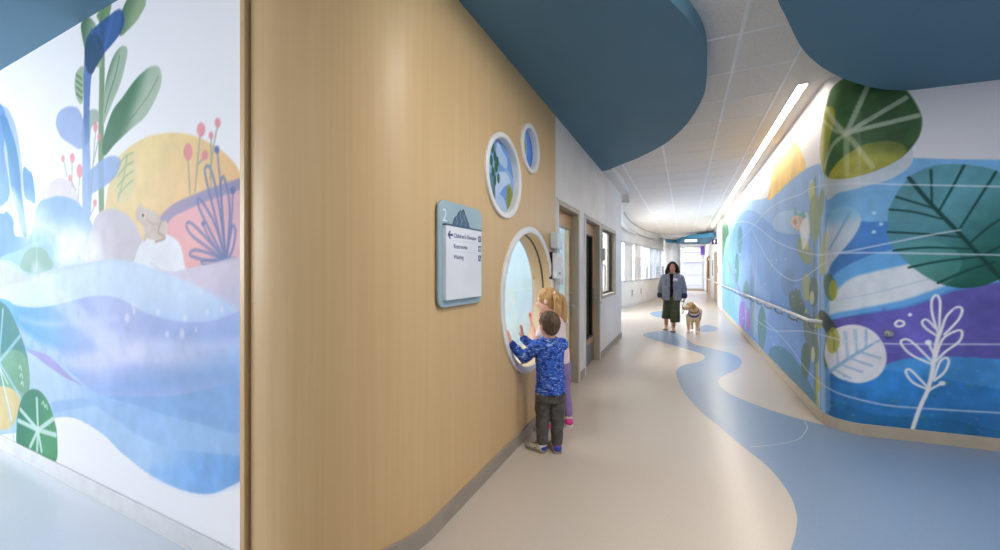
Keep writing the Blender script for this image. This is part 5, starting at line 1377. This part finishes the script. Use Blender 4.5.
# fleece
b = Blob()
b.loft([(hip - UP * .035, rt * .122, fw * .104), (hip + UP * .04, rt * .118, fw * .098), (hip + UP * .12, rt * .114, fw * .096), (ch + UP * .03, rt * .118, fw * .094), (ch + UP * .10, rt * .126, fw * .086), (ch + UP * .15, rt * .098, fw * .07), (ch + UP * .172, rt * .06, fw * .056)])
for s_, e_, w_ in ((shL, elL, wrL), (shR, elR, wrR)): b.limb([s_, e_, w_ - (w_ - e_) * .10], [.056, .045, .034])
jk = b.build('jacket', M['boy_fleece'], B, voxel=.007, smooth=3, fold=.006, fold_scale=13)
b = Blob()
for k in range(20):
    q0, q1 = 2 * PI * k / 20, 2 * PI * (k + 1) / 20; cc = ch + UP * .178
    b.cap(cc + rt * (.058 * math.cos(q0)) + fw * (.054 * math.sin(q0)), cc + rt * (.058 * math.cos(q1)) + fw * (.054 * math.sin(q1)), .017, .017)
b.build('collar', M['boy_fleece'], jk, voxel=.006, smooth=2)
for w_, e_ in ((wrL, elL), (wrR, elR)):
    d_ = (w_ - e_).normalized(); b = Blob(); b.cap(w_ - d_ * .028, w_ - d_ * .010, .034, .031); b.build('cuff', M['navy'], jk, voxel=.005, smooth=2)
# trousers
b = Blob(); b.loft([(hip + UP * .05, rt * .100, fw * .084), (hip - UP * .05, rt * .106, fw * .09), (hip - UP * .10, rt * .095, fw * .08)])
for h_, k_, a_ in ((hL, knL, anL), (hR, knR, anR)): b.limb([h_ - UP * .02, k_ + UP * .05, k_, a_ + UP * .06, a_ + UP * .015], [.070, .058, .054, .047, .043])
tr = b.build('trousers', M['grey_trousers'], B, voxel=.006, smooth=3, fold=.006, fold_scale=20, stretch=(1, 1, 1.6))
for q in (1, -1):
    m = MB(); pc = hip + rt * (.052 * q) - fw * .093 - UP * .062
    m.tube([pc + rt * .03 + UP * .03, pc + rt * .028 - UP * .02, pc - UP * .032, pc - rt * .028 - UP * .02, pc - rt * .03 + UP * .03, pc + rt * .03 + UP * .03], .0016, 5)
    m.build('back_pocket', M['grey_seam'], tr)
for a_, col_ in ((anL, 'sock_white'), (anR, 'sock_red')):
    b = Blob(); b.cap(a_ - UP * .02, a_ + UP * .018, .036, .036); b.build('sock', M[col_], B, voxel=.005, smooth=2)
shoe(B, 'shoe', anL - V3(-.03, .008, .075), anL + V3(-.148, .05, -.075), .072, .075, (M['shoe_cream'], M['shoe_sole'], M['shoe_blue'], M['shoe_dark']), .02)
shoe(B, 'shoe', anR - V3(-.02, .032, .075), anR + V3(-.09, .125, -.075), .072, .075, (M['shoe_cream'], M['shoe_sole'], M['shoe_blue'], M['shoe_dark']), .02)

# ------------------------------------------------------------------ girl behind him
M['blush'] = mat('pale_pink_cotton', (232, 212, 212), .8, .2, c2=(224, 200, 202), scale=60)
M['lavender'] = mat('lavender_leggings', (150, 128, 178), .8, .2, scale=30)
M['girl_hair'] = hair_mat('blond_hair', (206, 166, 112), (158, 116, 70))
M['pink_shoe'] = mat('pink_shoe', (222, 70, 150), .5, .35, scale=30); M['white_sole'] = mat('white_sole', (226, 222, 218), .5, .3); M['teal_sole'] = mat('teal_tread', (60, 130, 122), .6, .3)
G = thing('person', (-1.02, 3.36, 0), 'taller blond child with ponytails and pink shoes behind the child in blue fleece', 'person', 'children at the round window')
fw = Vector((-.96, .28, 0)).normalized(); rt = fw.cross(UP)
ch = V3(-1.03, 3.31, .84); shL, shR = ch - rt * .125 + UP * .125, ch + rt * .125 + UP * .125
elL, wrL = V3(-1.145, 3.165, .775), V3(-1.200, 3.205, .925)
elR, wrR = V3(-1.11, 3.455, .775), V3(-1.200, 3.450, .905)
hip = V3(-1.005, 3.37, .60); hL, hR = hip - rt * .065 - UP * .04, hip + rt * .065 - UP * .04
knL, knR, anL, anR = V3(-1.045, 3.32, .34), V3(-.985, 3.46, .34), V3(-1.045, 3.31, .08), V3(-.955, 3.485, .085)
hc = V3(-1.085, 3.275, 1.150); hf = Vector((-.985, -.10, -.10)).normalized(); hs = .112
b = Blob(); f_, u_, r_ = head(b, hc, hf, UP, hs)
b.cap(ch + UP * .12, hc - UP * .05 - f_ * .012, .046, .040)
b.loft([(hip - UP * .06, rt * .09, fw * .07), (hip + UP * .08, rt * .085, fw * .066), (ch, rt * .105, fw * .075), (ch + UP * .10, rt * .125, fw * .062), (ch + UP * .15, rt * .06, fw * .045)])
for s_, e_, w_ in ((shL, elL, wrL), (shR, elR, wrR)): b.limb([s_, e_, w_], [.036, .029, .022])
dL, dR = V3(-.10, -.12, 1), V3(-.12, .1, 1)
hand(b, wrL, dL, (-1, 0, -.1), (0, 1, .1), .135, .10, .16); hand(b, wrR, dR, (-1, 0, -.1), (0, -1, .1), .135, .10, .14)
for h_, k_, a_ in ((hL, knL, anL), (hR, knR, anR)): b.limb([h_, k_, a_], [.07, .048, .034])
toL, toR = V3(-1.21, 3.27, .03), V3(-1.05, 3.62, .03)
b.cap(anL, anL + (toL - anL) * .45, .028, .018); b.cap(anR, anR + (toR - anR) * .45, .028, .018)
SKG = (236, 190, 168)
b.build('body', M['skin'], G, voxel=.005, smooth=3, paint=(SKG, face_paint(hc, f_, u_, r_, hs, (176, 136, 96), (204, 116, 112), (240, 176, 158)) + [(tuple(wrL + dL.normalized() * .115), .03, (230, 130, 116))]))
eyes(hc, f_, u_, r_, hs, G)
b = Blob(); b.ell(hc + u_ * (hs * .25) - f_ * (hs * .12), r_ * (hs * .73), f_ * (hs * .84), u_ * (hs * .82))
b.ell(hc - u_ * (hs * .2) - f_ * (hs * .38), r_ * (hs * .62), f_ * (hs * .45), u_ * (hs * .55))
hd = b.build('hair', M['girl_hair'], G, voxel=.005, smooth=3, fold=.003, fold_scale=40, stretch=(.5, 1, .5))
for q, tail in ((-1, [(0, 0), (.035, -.045), (.045, -.11), (.036, -.18), (.012, -.235)]), (1, [(0, 0), (.04, -.04), (.06, -.11), (.062, -.19), (.055, -.26)])):
    p0 = hc + u_ * (hs * .45) - f_ * (hs * .72) + r_ * (hs * .42 * q)
    b = Blob(); pts = [p0 + (-f_ * .8 + r_ * (.75 * q)) * a_ + UP * z_ for a_, z_ in tail]
    b.limb(pts, [.020, .032, .034, .027, .010])
    for j in range(10):
        o_ = V3(random.uniform(-.014, .014), random.uniform(-.014, .014), 0); b.limb([p + o_ * (1 + .3 * i) for i, p in enumerate(pts)], [.014, .018, .016, .012, .004])
    tl = b.build('ponytail', M['girl_hair'], hd, voxel=.0045, smooth=2, fold=.003, fold_scale=50, stretch=(1, 1, .25))
    m = MB(); m.tube([p0 + r_ * (.022 * math.cos(t)) + UP * (.022 * math.sin(t)) for t in [2 * PI * k / 16 for k in range(16)]], .006, 6, closed=True); m.build('hair_tie', M['blush'], hd, smooth=True)
b = Blob(); b.loft([(hip + UP * .0, rt * .108, fw * .09), (hip + UP * .10, rt * .102, fw * .082), (ch, rt * .116, fw * .088), (ch + UP * .09, rt * .134, fw * .076), (ch + UP * .14, rt * .10, fw * .06), (ch + UP * .152, rt * .07, fw * .05)])
for s_, e_ in ((shL, elL), (shR, elR)): b.limb([s_, s_ + (e_ - s_) * .55], [.052, .048])
tp = b.build('shirt', M['blush'], G, voxel=.006, smooth=3, fold=.004, fold_scale=18)
b = Blob(); b.loft([(hip + UP * .04, rt * .10, fw * .082), (hip - UP * .06, rt * .104, fw * .084), (hip - UP * .11, rt * .09, fw * .075)])
for h_, k_, a_ in ((hL, knL, anL), (hR, knR, anR)): b.limb([h_, k_, a_ + UP * .03], [.076, .054, .041])
b.build('leggings', M['lavender'], G, voxel=.006, smooth=3, fold=.003, fold_scale=24)
for a_, d_ in ((anL, toL - anL), (anR, toR - anR)):
    d_.z = 0; d_.normalize(); h0 = V3(a_.x, a_.y, 0) - d_ * .05
    s0 = shoe(G, 'shoe', h0, h0 + d_ * .205, .082, .085, (M['pink_shoe'], M['white_sole'], M['pink_shoe']), .03)
    b = Blob(); b.cap(V3(a_.x, a_.y, .06), V3(a_.x, a_.y, .105), .036, .036); b.build('sock', M['sock_white'], G, voxel=.005, smooth=2)
    m = MB()
    for t in (.38, .48, .58):
        c0 = h0 + d_ * (.205 * t) + UP * (.085 * (1.02 - (t - .38) * .9)); sd = d_.cross(UP)
        m.tube([c0 - sd * .022, c0 + UP * .003, c0 + sd * .022], .003, 6)
    m.build('laces', M['white_sole'], s0, smooth=True)

# ------------------------------------------------------------------ woman walking with the dog
M['denim'] = mat('grey_blue_denim', (148, 151, 160), .85, .2, c2=(118, 122, 134), scale=50, stretch=(1, 1, .4)); M['denim_dark'] = mat('dark_denim_cuff', (62, 70, 92), .85, .2)
M['olive'] = mat('dark_olive_cloth', (82, 86, 66), .85, .2, c2=(66, 70, 54), scale=14); M['black_top'] = mat('black_top', (30, 28, 30), .8, .2)
M['woman_hair'] = hair_mat('dark_brown_hair', (62, 42, 36), (28, 18, 16), (40, 40, 4)); M['tan_shoe'] = mat('tan_flat', (214, 190, 152), .5, .4); M['dark_sole'] = mat('dark_sole', (44, 38, 34), .6, .3)
RR, DD = Vector((.93, 0, 0)), Vector((0, 1, 0))
WO = Vector((-.268, 9.94, 0))
Wm = thing('person', WO, 'smiling woman in grey denim jacket and dark olive culottes walking a dog', 'person')
P = lambda a_, d_, h_: WO + RR * a_ + DD * d_ + UP * h_
fw = -DD; rt = -RR      # her right hand is on the picture's left
hc = P(.02, -.02, 1.475); hs = .122; hf = (-DD + RR * .03 - UP * .02).normalized()
b = Blob(); f_, u_, r_ = head(b, hc, hf, UP, hs)
b.cap(P(.015, .01, 1.29), P(.02, 0, 1.40), .062, .055)
b.loft([(P(0, 0, .78), RR * .19, DD * .13), (P(0, 0, .95), RR * .175, DD * .125), (P(0, 0, 1.12), RR * .185, DD * .13), (P(.005, 0, 1.24), RR * .20, DD * .10), (P(.01, 0, 1.31), RR * .09, DD * .07)])
arms = ((P(-.185, 0, 1.235), P(-.265, .03, .985), P(-.275, -.03, .80)), (P(.20, 0, 1.235), P(.275, .03, .99), P(.285, -.04, .80)))
for A_ in arms: b.limb(A_, [.060, .045, .030])
hand(b, arms[0][2], (.06, .02, -1), RR * 1.0, -DD, .17, .35, .06); hand(b, arms[1][2], (-.02, -.05, -1), -RR, -DD, .17, .9, .03)
legs = ((P(-.10, .06, .76), P(-.135, .02, .44), P(-.14, .20, .085)), (P(.10, 0, .76), P(.065, -.10, .42), P(.035, -.06, .075)))
for A_ in legs: b.limb(A_, [.09, .062, .040])
b.cap(legs[0][2], P(-.145, .03, .03), .035, .028); b.cap(legs[1][2], P(.03, -.20, .03), .035, .028)
b.build('body', M['skin'], Wm, voxel=.0068, smooth=3, paint=((206, 150, 124), face_paint(hc, f_, u_, r_, hs, (54, 38, 32), (170, 76, 76), (214, 144, 122)) +
        [(tuple(hc - u_ * (hs * .45) + f_ * (hs * .76)), (hs * .15, hs * .15, hs * .035), (240, 232, 226))]))
eyes(hc, f_, u_, r_, hs, Wm)
b = Blob(); b.ell(hc + u_ * (hs * .28) - f_ * (hs * .16), r_ * (hs * .80), f_ * (hs * .84), u_ * (hs * .86)); b.ell(hc - u_ * (hs * .5) - f_ * (hs * .42), r_ * (hs * .86), f_ * (hs * .46), u_ * (hs * .95))
for q in (-1, 1):
    pts = [hc + u_ * (hs * .85) + f_ * (hs * .28) + r_ * (hs * .2 * q), hc + u_ * (hs * .45) + f_ * (hs * .34) + r_ * (hs * .68 * q), hc - u_ * (hs * .15) + f_ * (hs * .22) + r_ * (hs * .86 * q), hc - u_ * (hs * .9) + f_ * (hs * .15) + r_ * (hs * .98 * q), hc - u_ * (hs * (1.55 if q > 0 else 1.1)) + f_ * (hs * .40) + r_ * (hs * .86 * q)]
    b.limb(pts, [.022, .026, .030, .034, .016])
    for j in range(7):
        o_ = V3(random.uniform(-.02, .02), random.uniform(-.02, .02), 0); L = random.uniform(1.0, 2.1) if q > 0 else random.uniform(.6, 1.3)
        b.limb([pts[2] + o_, pts[3] + o_ * 1.6, hc - u_ * (hs * L) + f_ * (hs * .3) + r_ * (hs * 1.0 * q) + o_], [.018, .02, .006])
b.build('hair', M['woman_hair'], Wm, voxel=.0065, smooth=2, fold=.006, fold_scale=26, stretch=(1, 1, .5))
b = Blob(); b.loft([(P(0, 0, .76), RR * .188, DD * .145), (P(0, 0, .95), RR * .182, DD * .142), (P(0, 0, 1.12), RR * .19, DD * .145), (P(.005, 0, 1.25), RR * .17, DD * .105), (P(.01, 0, 1.32), RR * .085, DD * .07)])
b.build('top', M['black_top'], Wm, voxel=.008, smooth=3)
# open jacket: two fronts and a back around the body
b = Blob()
def ring(a0, z, rx, ry, t): return [(P(rx * math.cos(q), -ry * math.sin(q), z), t) for q in [math.radians(a) for a in a0]]
for q in (-1, 1):
    for z0, z1, rx0, rx1, g0, g1 in ((.735, .95, .222, .212, .055, .05), (.95, 1.13, .212, .218, .05, .045), (1.13, 1.25, .218, .205, .045, .05), (1.25, 1.315, .205, .12, .05, .06)):
        n = 14
        for i in range(n):
            t0, t1 = i / n, (i + 1) / n
            def pt(t, rx, g, z):
                a0 = math.acos(min(1, g / rx)); an = a0 - t * (a0 + PI / 2)
                return P(q * rx * math.cos(an), -(.165 if z < 1.25 else .12) * math.sin(an), z)
            b.cap(pt(t0, rx0, g0, z0), pt(t0, rx1, g1, z1), .016, .016, n=8); b.cap(pt(t0, rx0, g0, z0), pt(t1, rx1, g1, z1), .014, .014, n=8); b.cap(pt(t1, rx0, g0, z0), pt(t0, rx1, g1, z1), .014, .014, n=8)
for q in (-1, 1):
    hp_ = []
    for i in range(15):
        rx = .222; a0 = math.acos(.055 / rx); an = a0 - i / 14 * (a0 + PI / 2); hp_.append(P(q * rx * math.cos(an), -.165 * math.sin(an), .728))
    b.limb(hp_, [.015] * 15)
for A_ in arms: b.limb([A_[0], A_[1], A_[2] + (A_[1] - A_[2]) * .12], [.078, .064, .055])
b.limb([P(-.19, 0, 1.24), P(-.10, .01, 1.295)], [.07, .05]); b.limb([P(.20, 0, 1.24), P(.11, .01, 1.295)], [.07, .05])
jk = b.build('jacket', M['denim'], Wm, voxel=.0095, smooth=4, fold=.008, fold_scale=9)
b = Blob()
b.limb([P(-.045, -.115, 1.20), P(-.085, -.09, 1.30), P(-.06, .06, 1.36), P(.01, .085, 1.37), P(.08, .06, 1.36), P(.105, -.09, 1.30), P(.06, -.115, 1.20)], [.010, .026, .024, .024, .024, .026, .010]); b.build('collar', M['denim'], jk, voxel=.008, smooth=2)
for A_ in arms:
    d_ = (A_[2] - A_[1]).normalized(); b = Blob(); b.cap(A_[2] - d_ * .045, A_[2] - d_ * .015, .066, .064); b.build('cuff', M['denim_dark'], jk, voxel=.008, smooth=2)
for q in (-.115, .125):
    MB().box(-.05, .05, -.006, .006, -.055, .055).build('chest_pocket', M['denim'], None, bevel=.004)
    o = bpy.data.objects[[x.name for x in COL.objects if x.name.startswith('chest_pocket')][-1]]
    o.matrix_world = Matrix.Translation(P(q, -.158, 1.13)) @ Matrix.Rotation(YAW, 4, 'Z'); lw = o.matrix_world.copy(); o.parent = jk; o.location = Vector(lw.translation) - WO - Vector(jk.location)
m = MB(); m.box(-.048, .048, -.003, .003, -.034, .034); nb = m.build('name_badge', M['paper'], None, bevel=.002)
nb.location = P(.085, -.195, 1.19) ; nb.rotation_euler = (0, .15, YAW); nb.location = nb.location - WO; nb.parent = Wm
m = MB(); m.box(-.03, .03, -.0045, -.003, -.022, -.006); mk = m.build('badge_mark', mat('badge_orange', (226, 150, 110), .6, .2), None); mk.parent = nb
# culottes
b = Blob(); b.loft([(P(0, .0, .86), RR * .185, DD * .14), (P(0, .0, .76), RR * .20, DD * .15), (P(0, .0, .66), RR * .19, DD * .14)])
for (x0, d0), (x1, d1), hem in (((-.095, .02), (-.125, .05), .275), ((.085, -.01), (.075, -.08), .215)):
    b.loft([(P(x0, d0, .74), RR * .10, DD * .13), (P((x0 + x1) / 2, (d0 + d1) / 2, .5), RR * .108, DD * .125), (P(x1, d1, hem + .06), RR * .112, DD * .125), (P(x1, d1, hem), RR * .112, DD * .125)])
b.build('culottes', M['olive'], Wm, voxel=.0085, smooth=3, fold=.010, fold_scale=10, stretch=(1, 1, .35))
for (hx, hd), (tx, td) in (((-.138, .25), (-.15, .00)), ((.036, -.01), (.025, -.25))):
    shoe(Wm, 'shoe', P(hx, hd, 0), P(tx, td, 0), .104, .098, (M['tan_shoe'], M['dark_sole']), .014)

# ------------------------------------------------------------------ dog
M['fur'] = attr_mat('yellow_fur', .75, .2)
DO = Vector((.175, 9.80, 0))
Dg = thing('dog', DO, 'yellow labrador in blue harness walking beside the woman', 'dog')
P = lambda a_, d_, h_: DO + RR * a_ + DD * d_ + UP * h_
b = Blob()
b.loft([(P(.01, -.10, .40), RR * .05, UP * .08), (P(.012, -.06, .40), RR * .105, UP * .135), (P(.02, .06, .39), RR * .13, UP * .165), (P(.04, .22, .40), RR * .125, UP * .15), (P(.06, .38, .425), RR * .11, UP * .12),
        (P(.08, .52, .43), RR * .115, UP * .12), (P(.09, .62, .43), RR * .09, UP * .10), (P(.095, .68, .43), RR * .04, UP * .05)])
b.limb([P(.02, .02, .46), P(.01, -.07, .53), P(-.02, -.14, .60)], [.115, .095, .08])
hc = P(-.05, -.17, .618); hf = (-RR * .84 - DD * .60 - UP * .10).normalized(); hr = hf.cross(UP).normalized(); hu = hr.cross(hf)
b.ell(hc, hr * .086, hf * .10, hu * .083); b.ell(hc + hf * .04 + hu * .02, hr * .07, hf * .06, hu * .055)
b.limb([hc + hf * .06 - hu * .012, hc + hf * .125 - hu * .024, hc + hf * .172 - hu * .026], [.056, .048, .036]); b.cap(hc + hf * .05 - hu * .045, hc + hf * .15 - hu * .052, .034, .022)
for q in (-1, 1):
    b.limb([hc + hr * (.062 * q) + hu * .045 - hf * .02, hc + hr * (.092 * q) + hu * .0 - hf * .012, hc + hr * (.088 * q) - hu * .062 + hf * .008], [.030, .042, .022], (hr, .4))
# legs: front pair with wrists, hind pair with hocks
for x, d0, fy in ((-.105, -.03, -.02), (.085, -.05, -.10)):
    b.limb([P(x * .75, d0 + .05, .38), P(x, d0 + .01, .27), P(x, d0 - .01, .14), P(x, d0 - .005, .055), P(x, d0 + fy * .4 - .03, .028)], [.066, .046, .034, .028, .034])
    for t in (-.02, 0, .02): b.cap(P(x + t, d0 + fy * .4 - .03, .025), P(x + t, d0 + fy * .4 - .07, .018), .020, .015, n=8)
for x, d0, lift in ((-.02, .46, .03), (.14, .60, 0)):
    b.limb([P(x * .6 + .04, d0 + .06, .42), P(x, d0 - .02, .29), P(x, d0 + .11, .17 + lift), P(x, d0 + .05, .05 + lift), P(x, d0 - .02, .028 + lift)], [.095, .058, .032, .028, .032])
    for t in (-.018, 0, .018): b.cap(P(x + t, d0 - .02, .025 + lift), P(x + t, d0 - .055, .018 + lift), .018, .014, n=8)
b.limb([P(.095, .66, .47), P(.11, .80, .45), P(.14, .93, .50)], [.038, .028, .014])
FUR = (226, 190, 138)
spots = [(tuple(P(-.10, -.05, .30)), .10, (236, 210, 170)), (tuple(P(.0, -.10, .38)), .09, (238, 214, 174)), (tuple(P(.0, -.05, .05)), (.2, .2, .12), (238, 218, 184)), (tuple(hc + hf * .14), .07, (236, 208, 166)), (tuple(hc - hu * .07), .05, (238, 212, 172))]
for q in (-1, 1): spots.append((tuple(hc + hr * (.09 * q) - hu * .01), .06, (194, 138, 82)))
spots.append((tuple(hc + hu * .07 - hf * .02), .06, (206, 154, 98)))
dog_body = b.build('body', M['fur'], Dg, voxel=.0068, smooth=4, fold=.003, fold_scale=40, paint=(FUR, spots))
M['nose'] = mat('black_nose', (30, 26, 26), .3, .5)
b = Blob(); b.ell(hc + hf * .20 - hu * .012, hr * .020, hf * .014, hu * .016); b.build('nose', M['nose'], Dg, voxel=.003, smooth=2)
b = Blob(); b.limb([hc + hf * .195 - hu * .055 - hr * .012, hc + hf * .19 - hu * .06, hc + hf * .13 - hu * .066 + hr * .02], [.005, .005, .004]); b.build('mouth', M['nose'], Dg, voxel=.003, smooth=1)
for q in (-1, 1):
    b = Blob(); b.ell(hc + hf * .078 + hu * .030 + hr * (.040 * q), hr * .010, hf * .010, hu * .010); b.build('eye', M['nose'], Dg, voxel=.0022, smooth=1)
M['harness'] = mat('blue_webbing', (44, 62, 140), .7, .3); M['collar_brown'] = mat('dark_collar', (62, 48, 40), .6, .3)
from mathutils.bvhtree import BVHTree
dme = dog_body.data; TREE = BVHTree.FromPolygons([v.co.copy() for v in dme.vertices], [tuple(p.vertices) for p in dme.polygons])
def band(c, u, v, w, name, mt, parent, n=48, th=.007):
    """strap lying on the fur round the plane spanned by u and v"""
    u, v = V3(u).normalized(), V3(v); v = (v - u * v.dot(u)).normalized(); nrm = u.cross(v); vs = []; fs = []
    for k in range(n):
        d = u * math.cos(2 * PI * k / n) + v * math.sin(2 * PI * k / n)
        for o_, e_ in ((-w, -.004), (w, -.004), (w, th), (-w, th)):
            hit = TREE.ray_cast(c + nrm * o_, d)[0]
            vs.append((hit if hit else c + nrm * o_ + d * .1) + d * e_)
    for k in range(n):
        l = (k + 1) % n
        for a_ in range(4): b2 = (a_ + 1) % 4; fs.append((k * 4 + a_, l * 4 + a_, l * 4 + b2, k * 4 + b2))
    return MB().add(vs, fs).build(name, mt, parent, smooth=True)
band(P(-.005, -.075, .525), RR, UP * .75 + DD * .66, .013, 'collar', M['collar_brown'], Dg)
hn = band(P(.012, .0, .45), RR, UP * .16 + DD * .22, .016, 'harness', M['harness'], Dg)
band(P(.03, .13, .40), RR, UP, .016, 'girth_strap', M['harness'], hn)
# leash
M['leash'] = mat('pale_leash', (226, 220, 210), .7, .3); M['leash_dark'] = mat('dark_leash_handle', (70, 56, 50), .6, .3)
hp = WO + RR * .285 - DD * .05 + UP * .70
L = thing('leash', hp, 'pale leash looping from the hand of the woman to the dog harness', 'leash')
m = MB()
m.tube(crom([hp, hp + RR * .025 - UP * .10, hp + RR * .015 - UP * .25, hp + RR * .04 - UP * .37, hp + RR * .10 - UP * .42, hp + RR * .17 - UP * .38, P(-.12, -.10, .42)], 8, False), .006, 7, ry=.006); m.build('strap', M['leash'], L, smooth=True)
m = MB(); m.tube(crom([hp + UP * .01, hp - RR * .03 - UP * .08, hp - RR * .05 - UP * .20, hp - RR * .045 - UP * .29, hp - RR * .01 - UP * .22, hp + RR * .005 - UP * .08], 8, False), .007, 7); m.build('handle', M['leash_dark'], L, smooth=True)
m = MB(); m.tube(crom([P(-.12, -.10, .42), P(-.125, -.12, .43), P(-.115, -.10, .44)], 4, False), .007, 7); m.build('clip', M['steel'], L, smooth=True)
